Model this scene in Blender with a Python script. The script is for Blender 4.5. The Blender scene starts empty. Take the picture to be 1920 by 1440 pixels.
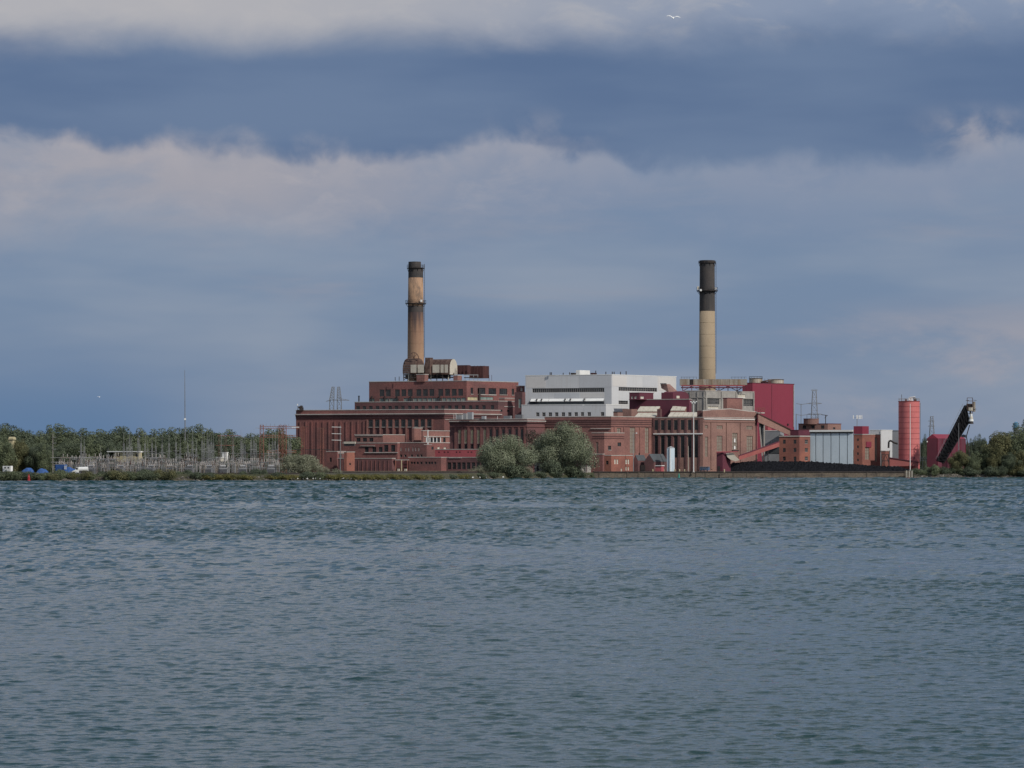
import bpy, math, random
import numpy as np
from mathutils import Vector, Matrix
R = math.radians
SC = bpy.context.scene
COL = SC.collection

# ------------------------------------------------------------------ camera
F = 5550.0; HY = 868.0; CX = 960.0; H = 8.0        # focal length (px of a 1920 px wide frame), horizon row, eye height
cd = bpy.data.cameras.new('camera'); cam = bpy.data.objects.new('camera', cd); COL.objects.link(cam)
cam.location = (0, 0, H); cam.rotation_euler = (R(90), 0, 0)
cd.sensor_width = 36.0; cd.lens = 36.0 * F / 1920.0; cd.shift_y = (HY - 720.0) / 1920.0
cd.clip_start = 1.0; cd.clip_end = 80000.0
SC.camera = cam
SC.render.resolution_x = 1024; SC.render.resolution_y = 768
SC.view_settings.view_transform = 'Standard'; SC.view_settings.look = 'None'
SC.view_settings.exposure = 0.0; SC.view_settings.gamma = 1.0; SC.view_settings.use_curve_mapping = False

SUN_EL = 38.0; SUN_AZ = 47.0        # azimuth: degrees to the right of "straight behind the camera"
# ------------------------------------------------------------------ world
W = bpy.data.worlds.new('World'); SC.world = W; W.use_nodes = True
nt = W.node_tree; nt.nodes.clear()
def N(t, **kw):
    n = nt.nodes.new(t)
    for k, v in kw.items(): setattr(n, k, v)
    return n
def setin(sock, v):
    if isinstance(v, (int, float)): sock.default_value = v
    elif isinstance(v, (tuple, list)):
        sock.default_value = tuple(v) + ((1.0,) if len(sock.default_value) == 4 and len(v) == 3 else ())
    else: nt.links.new(v, sock)
def M(op, a, b=0.0, c=0.0):
    n = N('ShaderNodeMath', operation=op)
    setin(n.inputs[0], a); setin(n.inputs[1], b); setin(n.inputs[2], c)
    return n.outputs[0]
def SS(v, a, b, lo=0.0, hi=1.0):
    n = N('ShaderNodeMapRange', interpolation_type='SMOOTHSTEP')
    setin(n.inputs[0], v); setin(n.inputs[1], a); setin(n.inputs[2], b); setin(n.inputs[3], lo); setin(n.inputs[4], hi)
    return n.outputs[0]
def MIX(f, a, b):
    n = N('ShaderNodeMix', data_type='RGBA')
    setin(n.inputs[0], f); setin(n.inputs[6], a); setin(n.inputs[7], b)
    return n.outputs[2]
def XYZ(x, y, z=0.0):
    n = N('ShaderNodeCombineXYZ'); setin(n.inputs[0], x); setin(n.inputs[1], y); setin(n.inputs[2], z); return n.outputs[0]
def NZ(vec, scale, detail=5.0, rough=0.55, dist=0.0):
    n = N('ShaderNodeTexNoise'); setin(n.inputs['Vector'], vec)
    n.inputs['Scale'].default_value = scale; n.inputs['Detail'].default_value = detail
    n.inputs['Roughness'].default_value = rough; n.inputs['Distortion'].default_value = dist
    return n.outputs[0]
tc = N('ShaderNodeTexCoord'); sep = N('ShaderNodeSeparateXYZ'); nt.links.new(tc.outputs['Generated'], sep.inputs[0])
dx, dy, dz = sep.outputs[0], sep.outputs[1], sep.outputs[2]
az = M('MULTIPLY', M('ARCTAN2', dx, dy), 5.55)
el = M('MULTIPLY', M('ARCSINE', dz), 5.55)
sky = N('ShaderNodeTexSky', sky_type='NISHITA'); sky.sun_disc = False
sky.sun_elevation = R(SUN_EL); sky.sun_rotation = R(180 - SUN_AZ); sky.altitude = 180; sky.air_density = 1.0; sky.dust_density = 1.2; sky.ozone_density = 1.5
def C10(r, g, b): return (r * 10, g * 10, b * 10)   # cloud colours are divided by the 0.1 background strength
p1 = XYZ(az, M('MULTIPLY', el, 2.0))
p2 = XYZ(M('ADD', az, 3.7), M('MULTIPLY', el, 4.5))
nbig = NZ(p2, 1.1, 4.0, 0.5)
nmid = NZ(p1, 2.6, 8.0, 0.58, 0.3)
nfin = NZ(p1, 7.0, 8.0, 0.6, 0.4)
n1d = NZ(XYZ(az, 5.0), 2.2, 3.0, 0.5)
def c0(v): return M('SUBTRACT', v, 0.5)
# low sky under the clouds: veiled blue
veil = MIX(SS(nbig, 0.38, 0.66), C10(0.158, 0.228, 0.358), C10(0.238, 0.290, 0.392))
low = MIX(0.93, sky.outputs[0], veil)
low = MIX(M('MULTIPLY', SS(az, -0.35, -0.8), SS(el, 0.32, 0.05)), low, C10(0.118, 0.200, 0.340))
streak = NZ(XYZ(M('MULTIPLY', az, 0.8), M('MULTIPLY', el, 6.0), 2.0), 1.6, 6.0, 0.55, 0.5)
wisp = M('MULTIPLY', SS(streak, 0.5, 0.72), SS(el, 0.08, 0.3))
low = MIX(M('MULTIPLY', wisp, 0.6), low, C10(0.275, 0.300, 0.375))
cu = M('MULTIPLY', SS(nmid, 0.42, 0.6), M('MULTIPLY', SS(az, 0.42, 0.75), M('MULTIPLY', SS(el, 0.32, 0.22), SS(el, 0.03, 0.12))))
low = MIX(M('MULTIPLY', cu, 0.9), low, C10(0.325, 0.33, 0.385))
# grey-white cloud bank below the dark band, ragged upper edge
piso = XYZ(az, M('MULTIPLY', el, 1.1), 4.0)
puff = NZ(piso, 7.5, 6.0, 0.52, 0.25)
roll = NZ(piso, 3.2, 5.0, 0.5)
def bump_at(c, w, h): return M('MULTIPLY', SS(M('ABSOLUTE', M('SUBTRACT', az, c)), w, 0.0), h)
edge = M('ADD', M('ADD', M('MULTIPLY', c0(n1d), 0.03), M('MULTIPLY', c0(roll), 0.05)), M('MULTIPLY_ADD', az, -0.032, 0.566))
edge = M('ADD', edge, M('MULTIPLY', c0(puff), 0.11))
edge = M('ADD', edge, M('ADD', bump_at(-0.02, 0.14, 0.03), bump_at(0.93, 0.15, 0.06)))
warm = MIX(SS(az, -0.6, 0.25), C10(0.345, 0.345, 0.395), C10(0.215, 0.272, 0.385))
rim = M('MULTIPLY', SS(M('SUBTRACT', edge, el), 0.10, 0.0), SS(puff, 0.35, 0.62))
warm = MIX(M('MULTIPLY', M('MAXIMUM', rim, SS(nfin, 0.45, 0.7)), 0.6), warm, MIX(SS(az, -0.5, 0.5), C10(0.42, 0.40, 0.43), C10(0.265, 0.305, 0.40)))
bank = M('MULTIPLY', SS(M('ADD', el, M('MULTIPLY', c0(nmid), 0.20)), 0.36, 0.55), SS(nmid, 0.30, 0.56, 0.35, 1.0))
sky_a = MIX(bank, low, warm)
dark = MIX(SS(nbig, 0.35, 0.65), C10(0.106, 0.166, 0.290), C10(0.145, 0.208, 0.330))
dm = SS(M('DIVIDE', M('SUBTRACT', el, edge), SS(nbig, 0.35, 0.65, 0.8, 2.2)), -0.008, 0.020)
sky_b = MIX(dm, sky_a, dark)
scud = M('MULTIPLY', SS(puff, 0.44, 0.60), M('MULTIPLY', M('ADD', bump_at(0.06, 0.18, 0.45), bump_at(0.87, 0.15, 1.0)), SS(M('ABSOLUTE', M('SUBTRACT', el, 0.612)), 0.065, 0.0)))
sky_b = MIX(M('MULTIPLY', scud, 0.75), sky_b, C10(0.36, 0.36, 0.41))
# pale sheet over the dark band
t_edge = M('ADD', M('ADD', M('MULTIPLY', c0(nmid), 0.13), M('MULTIPLY', c0(n1d), 0.05)), M('MULTIPLY_ADD', az, 0.012, 0.800))
tm = SS(M('SUBTRACT', el, t_edge), -0.055, 0.050)
topc = MIX(SS(az, -0.6, 0.7), C10(0.43, 0.43, 0.46), C10(0.235, 0.295, 0.415))
topc = MIX(M('MULTIPLY', SS(nfin, 0.45, 0.7), 0.4), topc, C10(0.48, 0.47, 0.48))
sky_c = MIX(tm, sky_b, topc)
# above the frame the same broken cloud deck goes on over the whole dome
inv = M('DIVIDE', 1.0, M('ADD', M('MAXIMUM', dz, 0.0), 0.12))
deck = NZ(XYZ(M('MULTIPLY', dx, inv), M('MULTIPLY', dy, inv)), 1.3, 7.0, 0.55)
dome = MIX(SS(deck, 0.42, 0.62), MIX(0.35, sky.outputs[0], C10(0.14, 0.21, 0.34)), C10(0.54, 0.57, 0.62))
sky_d = MIX(SS(el, 0.95, 1.45), sky_c, dome)
back = MIX(SS(dy, 0.2, 0.6), dome, sky_d)             # away from the view the deck alone
final = back
bg = N('ShaderNodeBackground'); bg.inputs[1].default_value = 0.1; nt.links.new(final, bg.inputs[0])
wo = N('ShaderNodeOutputWorld'); nt.links.new(bg.outputs[0], wo.inputs[0])

# ------------------------------------------------------------------ sun
sd = bpy.data.lights.new('sun', 'SUN'); sd.energy = 3.1; sd.angle = R(0.53); sd.color = (1.0, 0.95, 0.87)
sun = bpy.data.objects.new('sun', sd); COL.objects.link(sun)
to_sun = Vector((math.sin(R(SUN_AZ)) * math.cos(R(SUN_EL)), -math.cos(R(SUN_AZ)) * math.cos(R(SUN_EL)), math.sin(R(SUN_EL))))
sun.rotation_euler = to_sun.to_track_quat('Z', 'Y').to_euler(); sun.location = to_sun * 500

# ------------------------------------------------------------------ helpers
G = 3.0                                               # level of the land
def XX(px, d): return (px - CX) * d / F
def ZZ(py, d): return H + (HY - py) * d / F
def PT(px, py, d): return Vector((XX(px, d), d, ZZ(py, d)))
ORG = {}                                              # world origin of every object made here
def tag(o, label=None, cat=None, group=None, kind=None):
    if label: o['label'] = label
    if cat: o['category'] = cat
    if group: o['group'] = group
    if kind: o['kind'] = kind
    return o
def thing(name, label, cat, loc=(0, 0, 0), group=None, rz=0.0):
    o = bpy.data.objects.new(name, None); COL.objects.link(o); o.empty_display_size = 0.5
    o.location = loc; o.rotation_euler = (0, 0, rz); ORG[o.name] = Vector(loc)
    return tag(o, label, cat, group)
class MB:
    def __init__(s): s.v = []; s.f = []
    def add(s, vs, fs):
        b = len(s.v); s.v += [tuple(v) for v in vs]; s.f += [tuple(b + i for i in f) for f in fs]; return s
    def box(s, c, sz, rz=0.0):
        hx, hy, hz = sz[0] / 2, sz[1] / 2, sz[2] / 2; cs, sn = math.cos(rz), math.sin(rz); vs = []
        for z in (-hz, hz):
            for x, y in ((-hx, -hy), (hx, -hy), (hx, hy), (-hx, hy)):
                vs.append((c[0] + x * cs - y * sn, c[1] + x * sn + y * cs, c[2] + z))
        return s.add(vs, [(3, 2, 1, 0), (4, 5, 6, 7), (0, 1, 5, 4), (1, 2, 6, 5), (2, 3, 7, 6), (3, 0, 4, 7)])
    def prism(s, poly, z0, z1, top=None):
        n = len(poly); vs = [(p[0], p[1], z0) for p in poly] + [(p[0], p[1], (z1 if top is None else top[i])) for i, p in enumerate(poly)]
        return s.add(vs, [tuple(range(n - 1, -1, -1)), tuple(range(n, 2 * n))] + [(i, (i + 1) % n, n + (i + 1) % n, n + i) for i in range(n)])
    def tube(s, p, q, r, n=4, r2=None, cap=True):
        p = Vector(p); q = Vector(q); d = q - p
        if d.length < 1e-6: return s
        d.normalize(); a = Vector((0, 0, 1)) if abs(d.z) < 0.9 else Vector((1, 0, 0))
        x = d.cross(a).normalized(); y = d.cross(x); r2 = r if r2 is None else r2; vs = []
        for c, rr in ((p, r), (q, r2)):
            for i in range(n):
                t = 2 * math.pi * (i + 0.5) / n; vs.append(c + x * (rr * math.cos(t)) + y * (rr * math.sin(t)))
        fs = [(i, n + i, n + (i + 1) % n, (i + 1) % n) for i in range(n)]
        if cap: fs += [tuple(range(n)), tuple(range(2 * n - 1, n - 1, -1))]
        return s.add(vs, fs)
    def lathe(s, c, prof, n=32, cap=True):            # prof: (radius, z)
        vs = []
        for r, z in prof:
            for i in range(n):
                t = 2 * math.pi * i / n; vs.append((c[0] + r * math.cos(t), c[1] + r * math.sin(t), z))
        fs = []
        for k in range(len(prof) - 1):
            fs += [(k * n + i, k * n + (i + 1) % n, (k + 1) * n + (i + 1) % n, (k + 1) * n + i) for i in range(n)]
        if cap: fs += [tuple(range(n - 1, -1, -1)), tuple(range((len(prof) - 1) * n, len(prof) * n))]
        return s.add(vs, fs)
    def mesh(s, name, mat, org=(0, 0, 0), smooth=False):
        me = bpy.data.meshes.new(name); o = Vector(org)
        me.from_pydata([(v[0] - o.x, v[1] - o.y, v[2] - o.z) for v in s.v], [], s.f)
        if mat: me.materials.append(mat)
        if smooth:
            for p in me.polygons: p.use_smooth = True
        me.update(); return me
    def build(s, name, mat, parent=None, smooth=False, org=None):
        o0 = ORG[parent.name] if parent else (Vector(org) if org else Vector((0, 0, 0)))
        o = bpy.data.objects.new(name, s.mesh(name, mat, o0, smooth)); COL.objects.link(o)
        if parent: o.parent = parent
        else: o.location = o0
        ORG[o.name] = o0; return o
def child(name, me, parent, loc, rz=0.0, scale=None):  # shared mesh placed at a world point under parent
    o = bpy.data.objects.new(name, me); COL.objects.link(o); o.parent = parent
    o.location = Vector(loc) - ORG[parent.name]; o.rotation_euler = (0, 0, rz)
    if scale: o.scale = scale
    return o
def copy_tree(o, parent=None):
    c = o.copy(); COL.objects.link(c); c.parent = parent
    for ch in o.children: copy_tree(ch, c)
    return c

# ------------------------------------------------------------------ materials
def s2l(c): return tuple((x / 12.92 if x <= 0.04045 else ((x + 0.055) / 1.055) ** 2.4) for x in c)
def material(name, col, rough=0.85, var=0.25, scale=(0.25, 0.25, 0.25), col2=None, fine=0.12, metal=0.0, spec=0.3, streak=0.0, streakcol=(0.06, 0.05, 0.045), transl=0.0, bump=0.0, bscale=2.0, wave=None):
    m = bpy.data.materials.new(name); m.use_nodes = True; t = m.node_tree; b = t.nodes['Principled BSDF']; L = t.links.new
    geo = t.nodes.new('ShaderNodeNewGeometry')
    def noise(sc, det, rgh=0.6):
        mp = t.nodes.new('ShaderNodeMapping'); mp.inputs['Scale'].default_value = sc; L(geo.outputs['Position'], mp.inputs[0])
        nz = t.nodes.new('ShaderNodeTexNoise'); nz.inputs['Scale'].default_value = 1.0; nz.inputs['Detail'].default_value = det; nz.inputs['Roughness'].default_value = rgh
        L(mp.outputs[0], nz.inputs['Vector']); return nz.outputs[0]
    def ramp(v, a, c):
        r = t.nodes.new('ShaderNodeMapRange'); r.interpolation_type = 'SMOOTHSTEP'; r.inputs[1].default_value = a; r.inputs[2].default_value = c; L(v, r.inputs[0]); return r.outputs[0]
    def mix(f, a, c, mode='MIX'):
        x = t.nodes.new('ShaderNodeMix'); x.data_type = 'RGBA'; x.blend_type = mode
        for i, v in ((0, f), (6, a), (7, c)):
            if isinstance(v, (int, float)): x.inputs[i].default_value = v
            elif isinstance(v, tuple): x.inputs[i].default_value = tuple(v[:3]) + (1.0,)
            else: L(v, x.inputs[i])
        return x.outputs[2]
    c2 = col2 if col2 else tuple(x * (1 - var) for x in col)
    c = mix(ramp(noise(scale, 4.0), 0.32, 0.68), tuple(col), tuple(c2))
    if fine:
        hi = tuple(min(1.0, 1 + fine) for _ in range(3)); lo = tuple(1 - fine * 1.6 for _ in range(3))
        c = mix(1.0, c, mix(ramp(noise((1.7, 1.7, 1.7), 3.0), 0.3, 0.7), lo, hi), 'MULTIPLY')
    if streak:
        f = ramp(noise((1.1, 1.1, 0.07), 4.0), 0.50, 0.78)
        mu = t.nodes.new('ShaderNodeMath'); mu.operation = 'MULTIPLY'; mu.inputs[1].default_value = streak; L(f, mu.inputs[0])
        c = mix(mu.outputs[0], c, tuple(streakcol))
    if wave:
        w = t.nodes.new('ShaderNodeTexWave'); w.wave_type = 'BANDS'; w.bands_direction = wave[0]; w.inputs['Scale'].default_value = wave[1]; w.inputs['Distortion'].default_value = 0.0
        L(geo.outputs['Position'], w.inputs['Vector'])
        k = 1 - wave[2]; c = mix(1.0, c, mix(w.outputs[1], (k, k, k), (1.0, 1.0, 1.0)), 'MULTIPLY')
    L(c, b.inputs['Base Color'])
    b.inputs['Roughness'].default_value = rough; b.inputs['Metallic'].default_value = metal; b.inputs['Specular IOR Level'].default_value = spec
    if bump:
        bp = t.nodes.new('ShaderNodeBump'); bp.inputs['Strength'].default_value = bump; bp.inputs['Distance'].default_value = 0.3
        L(noise((bscale,) * 3, 4.0), bp.inputs['Height']); L(bp.outputs[0], b.inputs['Normal'])
    if transl:
        tr = t.nodes.new('ShaderNodeBsdfTranslucent'); L(c, tr.inputs[0]); ms = t.nodes.new('ShaderNodeMixShader'); ms.inputs[0].default_value = transl
        out = t.nodes['Material Output']; L(b.outputs[0], ms.inputs[1]); L(tr.outputs[0], ms.inputs[2]); L(ms.outputs[0], out.inputs[0])
    return m
MT = {}
def mk(k, *a, **kw): MT[k] = material(k, *a, **kw)  # brick, maroon and red cladding albedos have a thin bluish distance haze mixed in
mk('brick', (0.252, 0.104, 0.094), 0.9, scale=(0.06, 0.06, 0.12), col2=(0.16, 0.08, 0.076), fine=0.20, streak=0.55, streakcol=(0.10, 0.045, 0.045), bump=0.25)
mk('brick_pale', (0.3, 0.146, 0.124), 0.9, scale=(0.07, 0.07, 0.12), col2=(0.21, 0.106, 0.094), fine=0.18, streak=0.5, streakcol=(0.16, 0.08, 0.075), bump=0.25)
mk('brick_tan', (0.315, 0.182, 0.15), 0.9, scale=(0.05, 0.05, 0.1), col2=(0.228, 0.13, 0.112), fine=0.16, streak=0.5, streakcol=(0.17, 0.10, 0.095), bump=0.25)
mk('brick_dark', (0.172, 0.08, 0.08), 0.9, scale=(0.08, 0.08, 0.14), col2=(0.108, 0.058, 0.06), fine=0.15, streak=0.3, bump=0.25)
mk('brick_orange', (0.315, 0.126, 0.092), 0.9, scale=(0.08, 0.08, 0.14), col2=(0.215, 0.09, 0.074), fine=0.13, streak=0.25, streakcol=(0.17, 0.07, 0.06), bump=0.25)
mk('red_clad', (0.235, 0.036, 0.062), 0.6, scale=(0.03, 0.03, 0.03), col2=(0.21, 0.034, 0.058), fine=0.05, streak=0.45, streakcol=(0.18, 0.02, 0.035), wave=('X', 0.5, 0.10))
mk('maroon', (0.14, 0.036, 0.056), 0.65, scale=(0.1, 0.1, 0.1), col2=(0.112, 0.032, 0.05), fine=0.08, streak=0.2, wave=('X', 0.9, 0.12))
mk('red_paint', (0.4, 0.092, 0.104), 0.6, scale=(0.1, 0.1, 0.1), col2=(0.32, 0.078, 0.09), fine=0.08, streak=0.25, streakcol=(0.2, 0.05, 0.05))
mk('orange_red', (0.36, 0.112, 0.1), 0.55, scale=(0.1, 0.1, 0.1), col2=(0.29, 0.09, 0.085), fine=0.07, streak=0.2, streakcol=(0.25, 0.06, 0.05))
mk('pink', (0.575, 0.175, 0.168), 0.5, scale=(0.12, 0.12, 0.12), col2=(0.52, 0.142, 0.14), fine=0.05, streak=0.5, streakcol=(0.42, 0.07, 0.07))
mk('pink_seam', (0.33, 0.085, 0.085), 0.7, fine=0.05)
mk('white_clad', (0.575, 0.58, 0.588), 0.6, scale=(0.035, 0.035, 0.05), col2=(0.515, 0.522, 0.535), fine=0.03, streak=0.4, streakcol=(0.40, 0.37, 0.33), wave=('X', 0.35, 0.05))
mk('grey_white', (0.50, 0.51, 0.53), 0.6, scale=(0.035, 0.035, 0.05), col2=(0.46, 0.47, 0.49), fine=0.04, streak=0.3, streakcol=(0.36, 0.36, 0.36))
mk('warm_white', (0.585, 0.565, 0.55), 0.6, scale=(0.035, 0.035, 0.05), col2=(0.53, 0.515, 0.50), fine=0.04, streak=0.3, streakcol=(0.42, 0.40, 0.38))
mk('white', (0.74, 0.74, 0.72), 0.6, var=0.08, fine=0.05, streak=0.1, streakcol=(0.5, 0.48, 0.45))
mk('cream', (0.56, 0.52, 0.44), 0.7, col2=(0.48, 0.44, 0.37), scale=(0.3, 0.3, 0.3), fine=0.08, streak=0.35, streakcol=(0.30, 0.22, 0.15))
mk('yellow_cream', (0.52, 0.45, 0.27), 0.7, col2=(0.42, 0.37, 0.24), fine=0.08, streak=0.3, streakcol=(0.25, 0.2, 0.12))
mk('stone', (0.46, 0.42, 0.39), 0.8, var=0.2, fine=0.1, streak=0.3, streakcol=(0.25, 0.2, 0.18))
mk('concrete', (0.36, 0.34, 0.31), 0.85, scale=(0.2, 0.2, 0.2), col2=(0.27, 0.255, 0.24), fine=0.1, streak=0.5, streakcol=(0.14, 0.12, 0.11))
mk('rusty_cream', (0.47, 0.43, 0.36), 0.75, scale=(0.5, 0.5, 0.08), col2=(0.34, 0.26, 0.19), fine=0.1, streak=0.7, streakcol=(0.24, 0.14, 0.08))
mk('green_panel', (0.27, 0.34, 0.31), 0.4, scale=(0.5, 0.5, 0.2), col2=(0.17, 0.24, 0.22), fine=0.12, spec=0.5, streak=0.4, streakcol=(0.12, 0.12, 0.10))
mk('infill', (0.27, 0.235, 0.195), 0.8, scale=(0.4, 0.4, 0.4), col2=(0.22, 0.19, 0.16), fine=0.12, streak=0.3, streakcol=(0.15, 0.12, 0.1))
mk('glass', (0.035, 0.042, 0.050), 0.12, scale=(0.35, 0.35, 0.35), col2=(0.016, 0.020, 0.026), fine=0.1, spec=0.5)
mk('frame', (0.075, 0.065, 0.065), 0.7, fine=0.05)
mk('frame_pale', (0.34, 0.31, 0.29), 0.7, fine=0.05)
mk('tar', (0.05, 0.048, 0.048), 0.95, fine=0.15)
mk('soot', (0.010, 0.010, 0.013), 0.85, fine=0.1)
mk('black_steel', (0.030, 0.030, 0.034), 0.7, col2=(0.05, 0.038, 0.034), fine=0.1)
mk('steel', (0.24, 0.245, 0.255), 0.55, col2=(0.19, 0.19, 0.20), fine=0.08, metal=0.3)
mk('yard_brown', (0.20, 0.165, 0.15), 0.7, fine=0.1)
mk('pale_steel', (0.34, 0.34, 0.345), 0.5, col2=(0.27, 0.27, 0.275), fine=0.08, metal=0.2)
mk('rust', (0.095, 0.055, 0.048), 0.85, scale=(0.5, 0.5, 0.5), col2=(0.165, 0.11, 0.09), fine=0.3, streak=0.4, streakcol=(0.05, 0.03, 0.03))
mk('rust_dark', (0.090, 0.036, 0.034), 0.85, scale=(0.6, 0.6, 0.1), col2=(0.062, 0.027, 0.028), fine=0.15, streak=0.5, streakcol=(0.04, 0.02, 0.02))
mk('rust_orange', (0.29, 0.118, 0.085), 0.8, scale=(0.4, 0.4, 0.4), col2=(0.2, 0.088, 0.07), fine=0.15)
mk('stack_pale', (0.335, 0.262, 0.180), 0.88, scale=(0.1, 0.1, 0.05), col2=(0.295, 0.228, 0.155), fine=0.06, streak=0.15, streakcol=(0.22, 0.16, 0.11))
mk('stack_black', (0.052, 0.050, 0.052), 0.85, scale=(0.15, 0.15, 0.1), col2=(0.078, 0.066, 0.062), fine=0.15, streak=0.4, streakcol=(0.12, 0.105, 0.09))
mk('coal', (0.017, 0.018, 0.022), 0.95, spec=0.05, var=0.4, scale=(0.6, 0.6, 0.6), fine=0.3, bump=0.8, bscale=1.5)
mk('panel_blue', (0.55, 0.63, 0.69), 0.5, scale=(0.1, 0.1, 0.05), col2=(0.48, 0.56, 0.62), fine=0.05, streak=0.25, streakcol=(0.34, 0.39, 0.42))
mk('grey_clad', (0.34, 0.35, 0.37), 0.6, scale=(0.1, 0.1, 0.1), col2=(0.28, 0.29, 0.31), fine=0.05, wave=('X', 0.8, 0.12))
mk('slate', (0.085, 0.095, 0.105), 0.7, fine=0.12)
mk('blue', (0.04, 0.115, 0.34), 0.55, scale=(0.8, 0.8, 0.8), col2=(0.03, 0.08, 0.22), fine=0.12)
mk('blue_tower', (0.08, 0.27, 0.50), 0.5, fine=0.05)
mk('blue_grey', (0.10, 0.15, 0.24), 0.6, fine=0.08)
mk('red_bright', (0.36, 0.03, 0.035), 0.5, fine=0.05)
mk('green_bright', (0.05, 0.32, 0.24), 0.5, fine=0.05)
mk('quay', (0.185, 0.150, 0.115), 0.95, scale=(0.12, 0.12, 0.5), col2=(0.105, 0.088, 0.075), fine=0.25, streak=0.6, streakcol=(0.05, 0.045, 0.04), bump=0.5)
mk('quay_cap', (0.060, 0.050, 0.048), 0.9, fine=0.2)
mk('rock', (0.21, 0.19, 0.165), 0.95, scale=(0.5, 0.5, 0.5), col2=(0.10, 0.09, 0.08), fine=0.25, bump=0.5)
mk('pale_rock', (0.47, 0.44, 0.38), 0.9, scale=(0.8, 0.8, 0.8), col2=(0.3, 0.27, 0.23), fine=0.2)
mk('soil', (0.095, 0.085, 0.055), 0.95, scale=(0.05, 0.05, 0.2), col2=(0.050, 0.055, 0.028), fine=0.25)
mk('gull', (0.82, 0.82, 0.80), 0.7, var=0.03, fine=0.0)
mk('bark', (0.115, 0.09, 0.07), 0.95, fine=0.2)
mk('bark_pale', (0.28, 0.26, 0.23), 0.95, fine=0.15)
mk('leaf_willow', (0.365, 0.395, 0.270), 0.75, scale=(0.28, 0.28, 0.28), col2=(0.205, 0.235, 0.148), fine=0.30, transl=0.18)
mk('leaf_silver', (0.36, 0.365, 0.26), 0.75, scale=(0.4, 0.4, 0.4), col2=(0.225, 0.24, 0.16), fine=0.25, transl=0.18)
mk('leaf_dark', (0.145, 0.175, 0.108), 0.8, scale=(0.2, 0.2, 0.2), col2=(0.088, 0.112, 0.076), fine=0.28, transl=0.18)
mk('leaf_mid', (0.185, 0.215, 0.12), 0.8, scale=(0.2, 0.2, 0.2), col2=(0.118, 0.146, 0.086), fine=0.28, transl=0.18)
mk('leaf_brown', (0.105, 0.09, 0.066), 0.8, scale=(0.3, 0.3, 0.3), col2=(0.066, 0.066, 0.05), fine=0.28, transl=0.18)
mk('leaf_olive', (0.2, 0.19, 0.09), 0.8, scale=(0.3, 0.3, 0.3), col2=(0.125, 0.135, 0.068), fine=0.28, transl=0.18)
mk('leaf_yellow', (0.230, 0.200, 0.065), 0.8, scale=(0.4, 0.4, 0.4), col2=(0.125, 0.130, 0.045), fine=0.25, transl=0.18)

def sooty(name, z_top, z_bot):                        # concrete shaft with soot and rust stains that run down from its gallery
    m = material(name, (0.39, 0.245, 0.152), 0.88, scale=(0.12, 0.12, 0.05), col2=(0.33, 0.21, 0.14), fine=0.07, streak=0.25, streakcol=(0.25, 0.12, 0.06))
    t = m.node_tree; L = t.links.new; b = t.nodes['Principled BSDF']; src = b.inputs['Base Color'].links[0].from_socket
    geo = t.nodes.new('ShaderNodeNewGeometry'); sp = t.nodes.new('ShaderNodeSeparateXYZ'); L(geo.outputs['Position'], sp.inputs[0])
    def mr(v, a, c, lo=0.0, hi=1.0):
        r = t.nodes.new('ShaderNodeMapRange'); r.interpolation_type = 'SMOOTHSTEP'
        for i, x in ((1, a), (2, c), (3, lo), (4, hi)): r.inputs[i].default_value = x
        L(v, r.inputs[0]); return r.outputs[0]
    def mth(op, a, c):
        n = t.nodes.new('ShaderNodeMath'); n.operation = op
        for i, x in ((0, a), (1, c)):
            if isinstance(x, (int, float)): n.inputs[i].default_value = x
            else: L(x, n.inputs[i])
        return n.outputs[0]
    def nz(sc, det=5.0):
        mp = t.nodes.new('ShaderNodeMapping'); mp.inputs['Scale'].default_value = sc; L(geo.outputs['Position'], mp.inputs[0])
        n = t.nodes.new('ShaderNodeTexNoise'); n.inputs['Scale'].default_value = 1.0; n.inputs['Detail'].default_value = det; n.inputs['Roughness'].default_value = 0.65; L(mp.outputs[0], n.inputs['Vector']); return n.outputs[0]
    def mixc(f, a, c):
        x = t.nodes.new('ShaderNodeMix'); x.data_type = 'RGBA'; L(f, x.inputs[0]); L(a, x.inputs[6]); x.inputs[7].default_value = c + (1.0,); return x.outputs[2]
    run = mth('ADD', sp.outputs[2], mth('MULTIPLY', mth('SUBTRACT', nz((0.55, 0.55, 0.015)), 0.5), 34.0))
    soot = mth('MULTIPLY', mr(run, z_bot + 8, z_bot + 22), mr(sp.outputs[2], z_top, z_top - 1.0))
    rustm = mth('MULTIPLY', mr(run, z_bot - 8, z_bot + 16), mr(sp.outputs[2], z_top, z_top - 1.0))
    up = mth('MULTIPLY', mr(nz((0.35, 0.35, 0.12)), 0.46, 0.64), mr(sp.outputs[2], z_top, z_top + 2.0))
    c = mixc(mth('MULTIPLY', rustm, 0.5), src, (0.19, 0.095, 0.07)); c = mixc(mth('MULTIPLY', soot, 0.9), c, (0.06, 0.048, 0.052))
    c = mixc(mth('MULTIPLY', up, 0.75), c, (0.115, 0.085, 0.068)); L(c, b.inputs['Base Color']); return m

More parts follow.
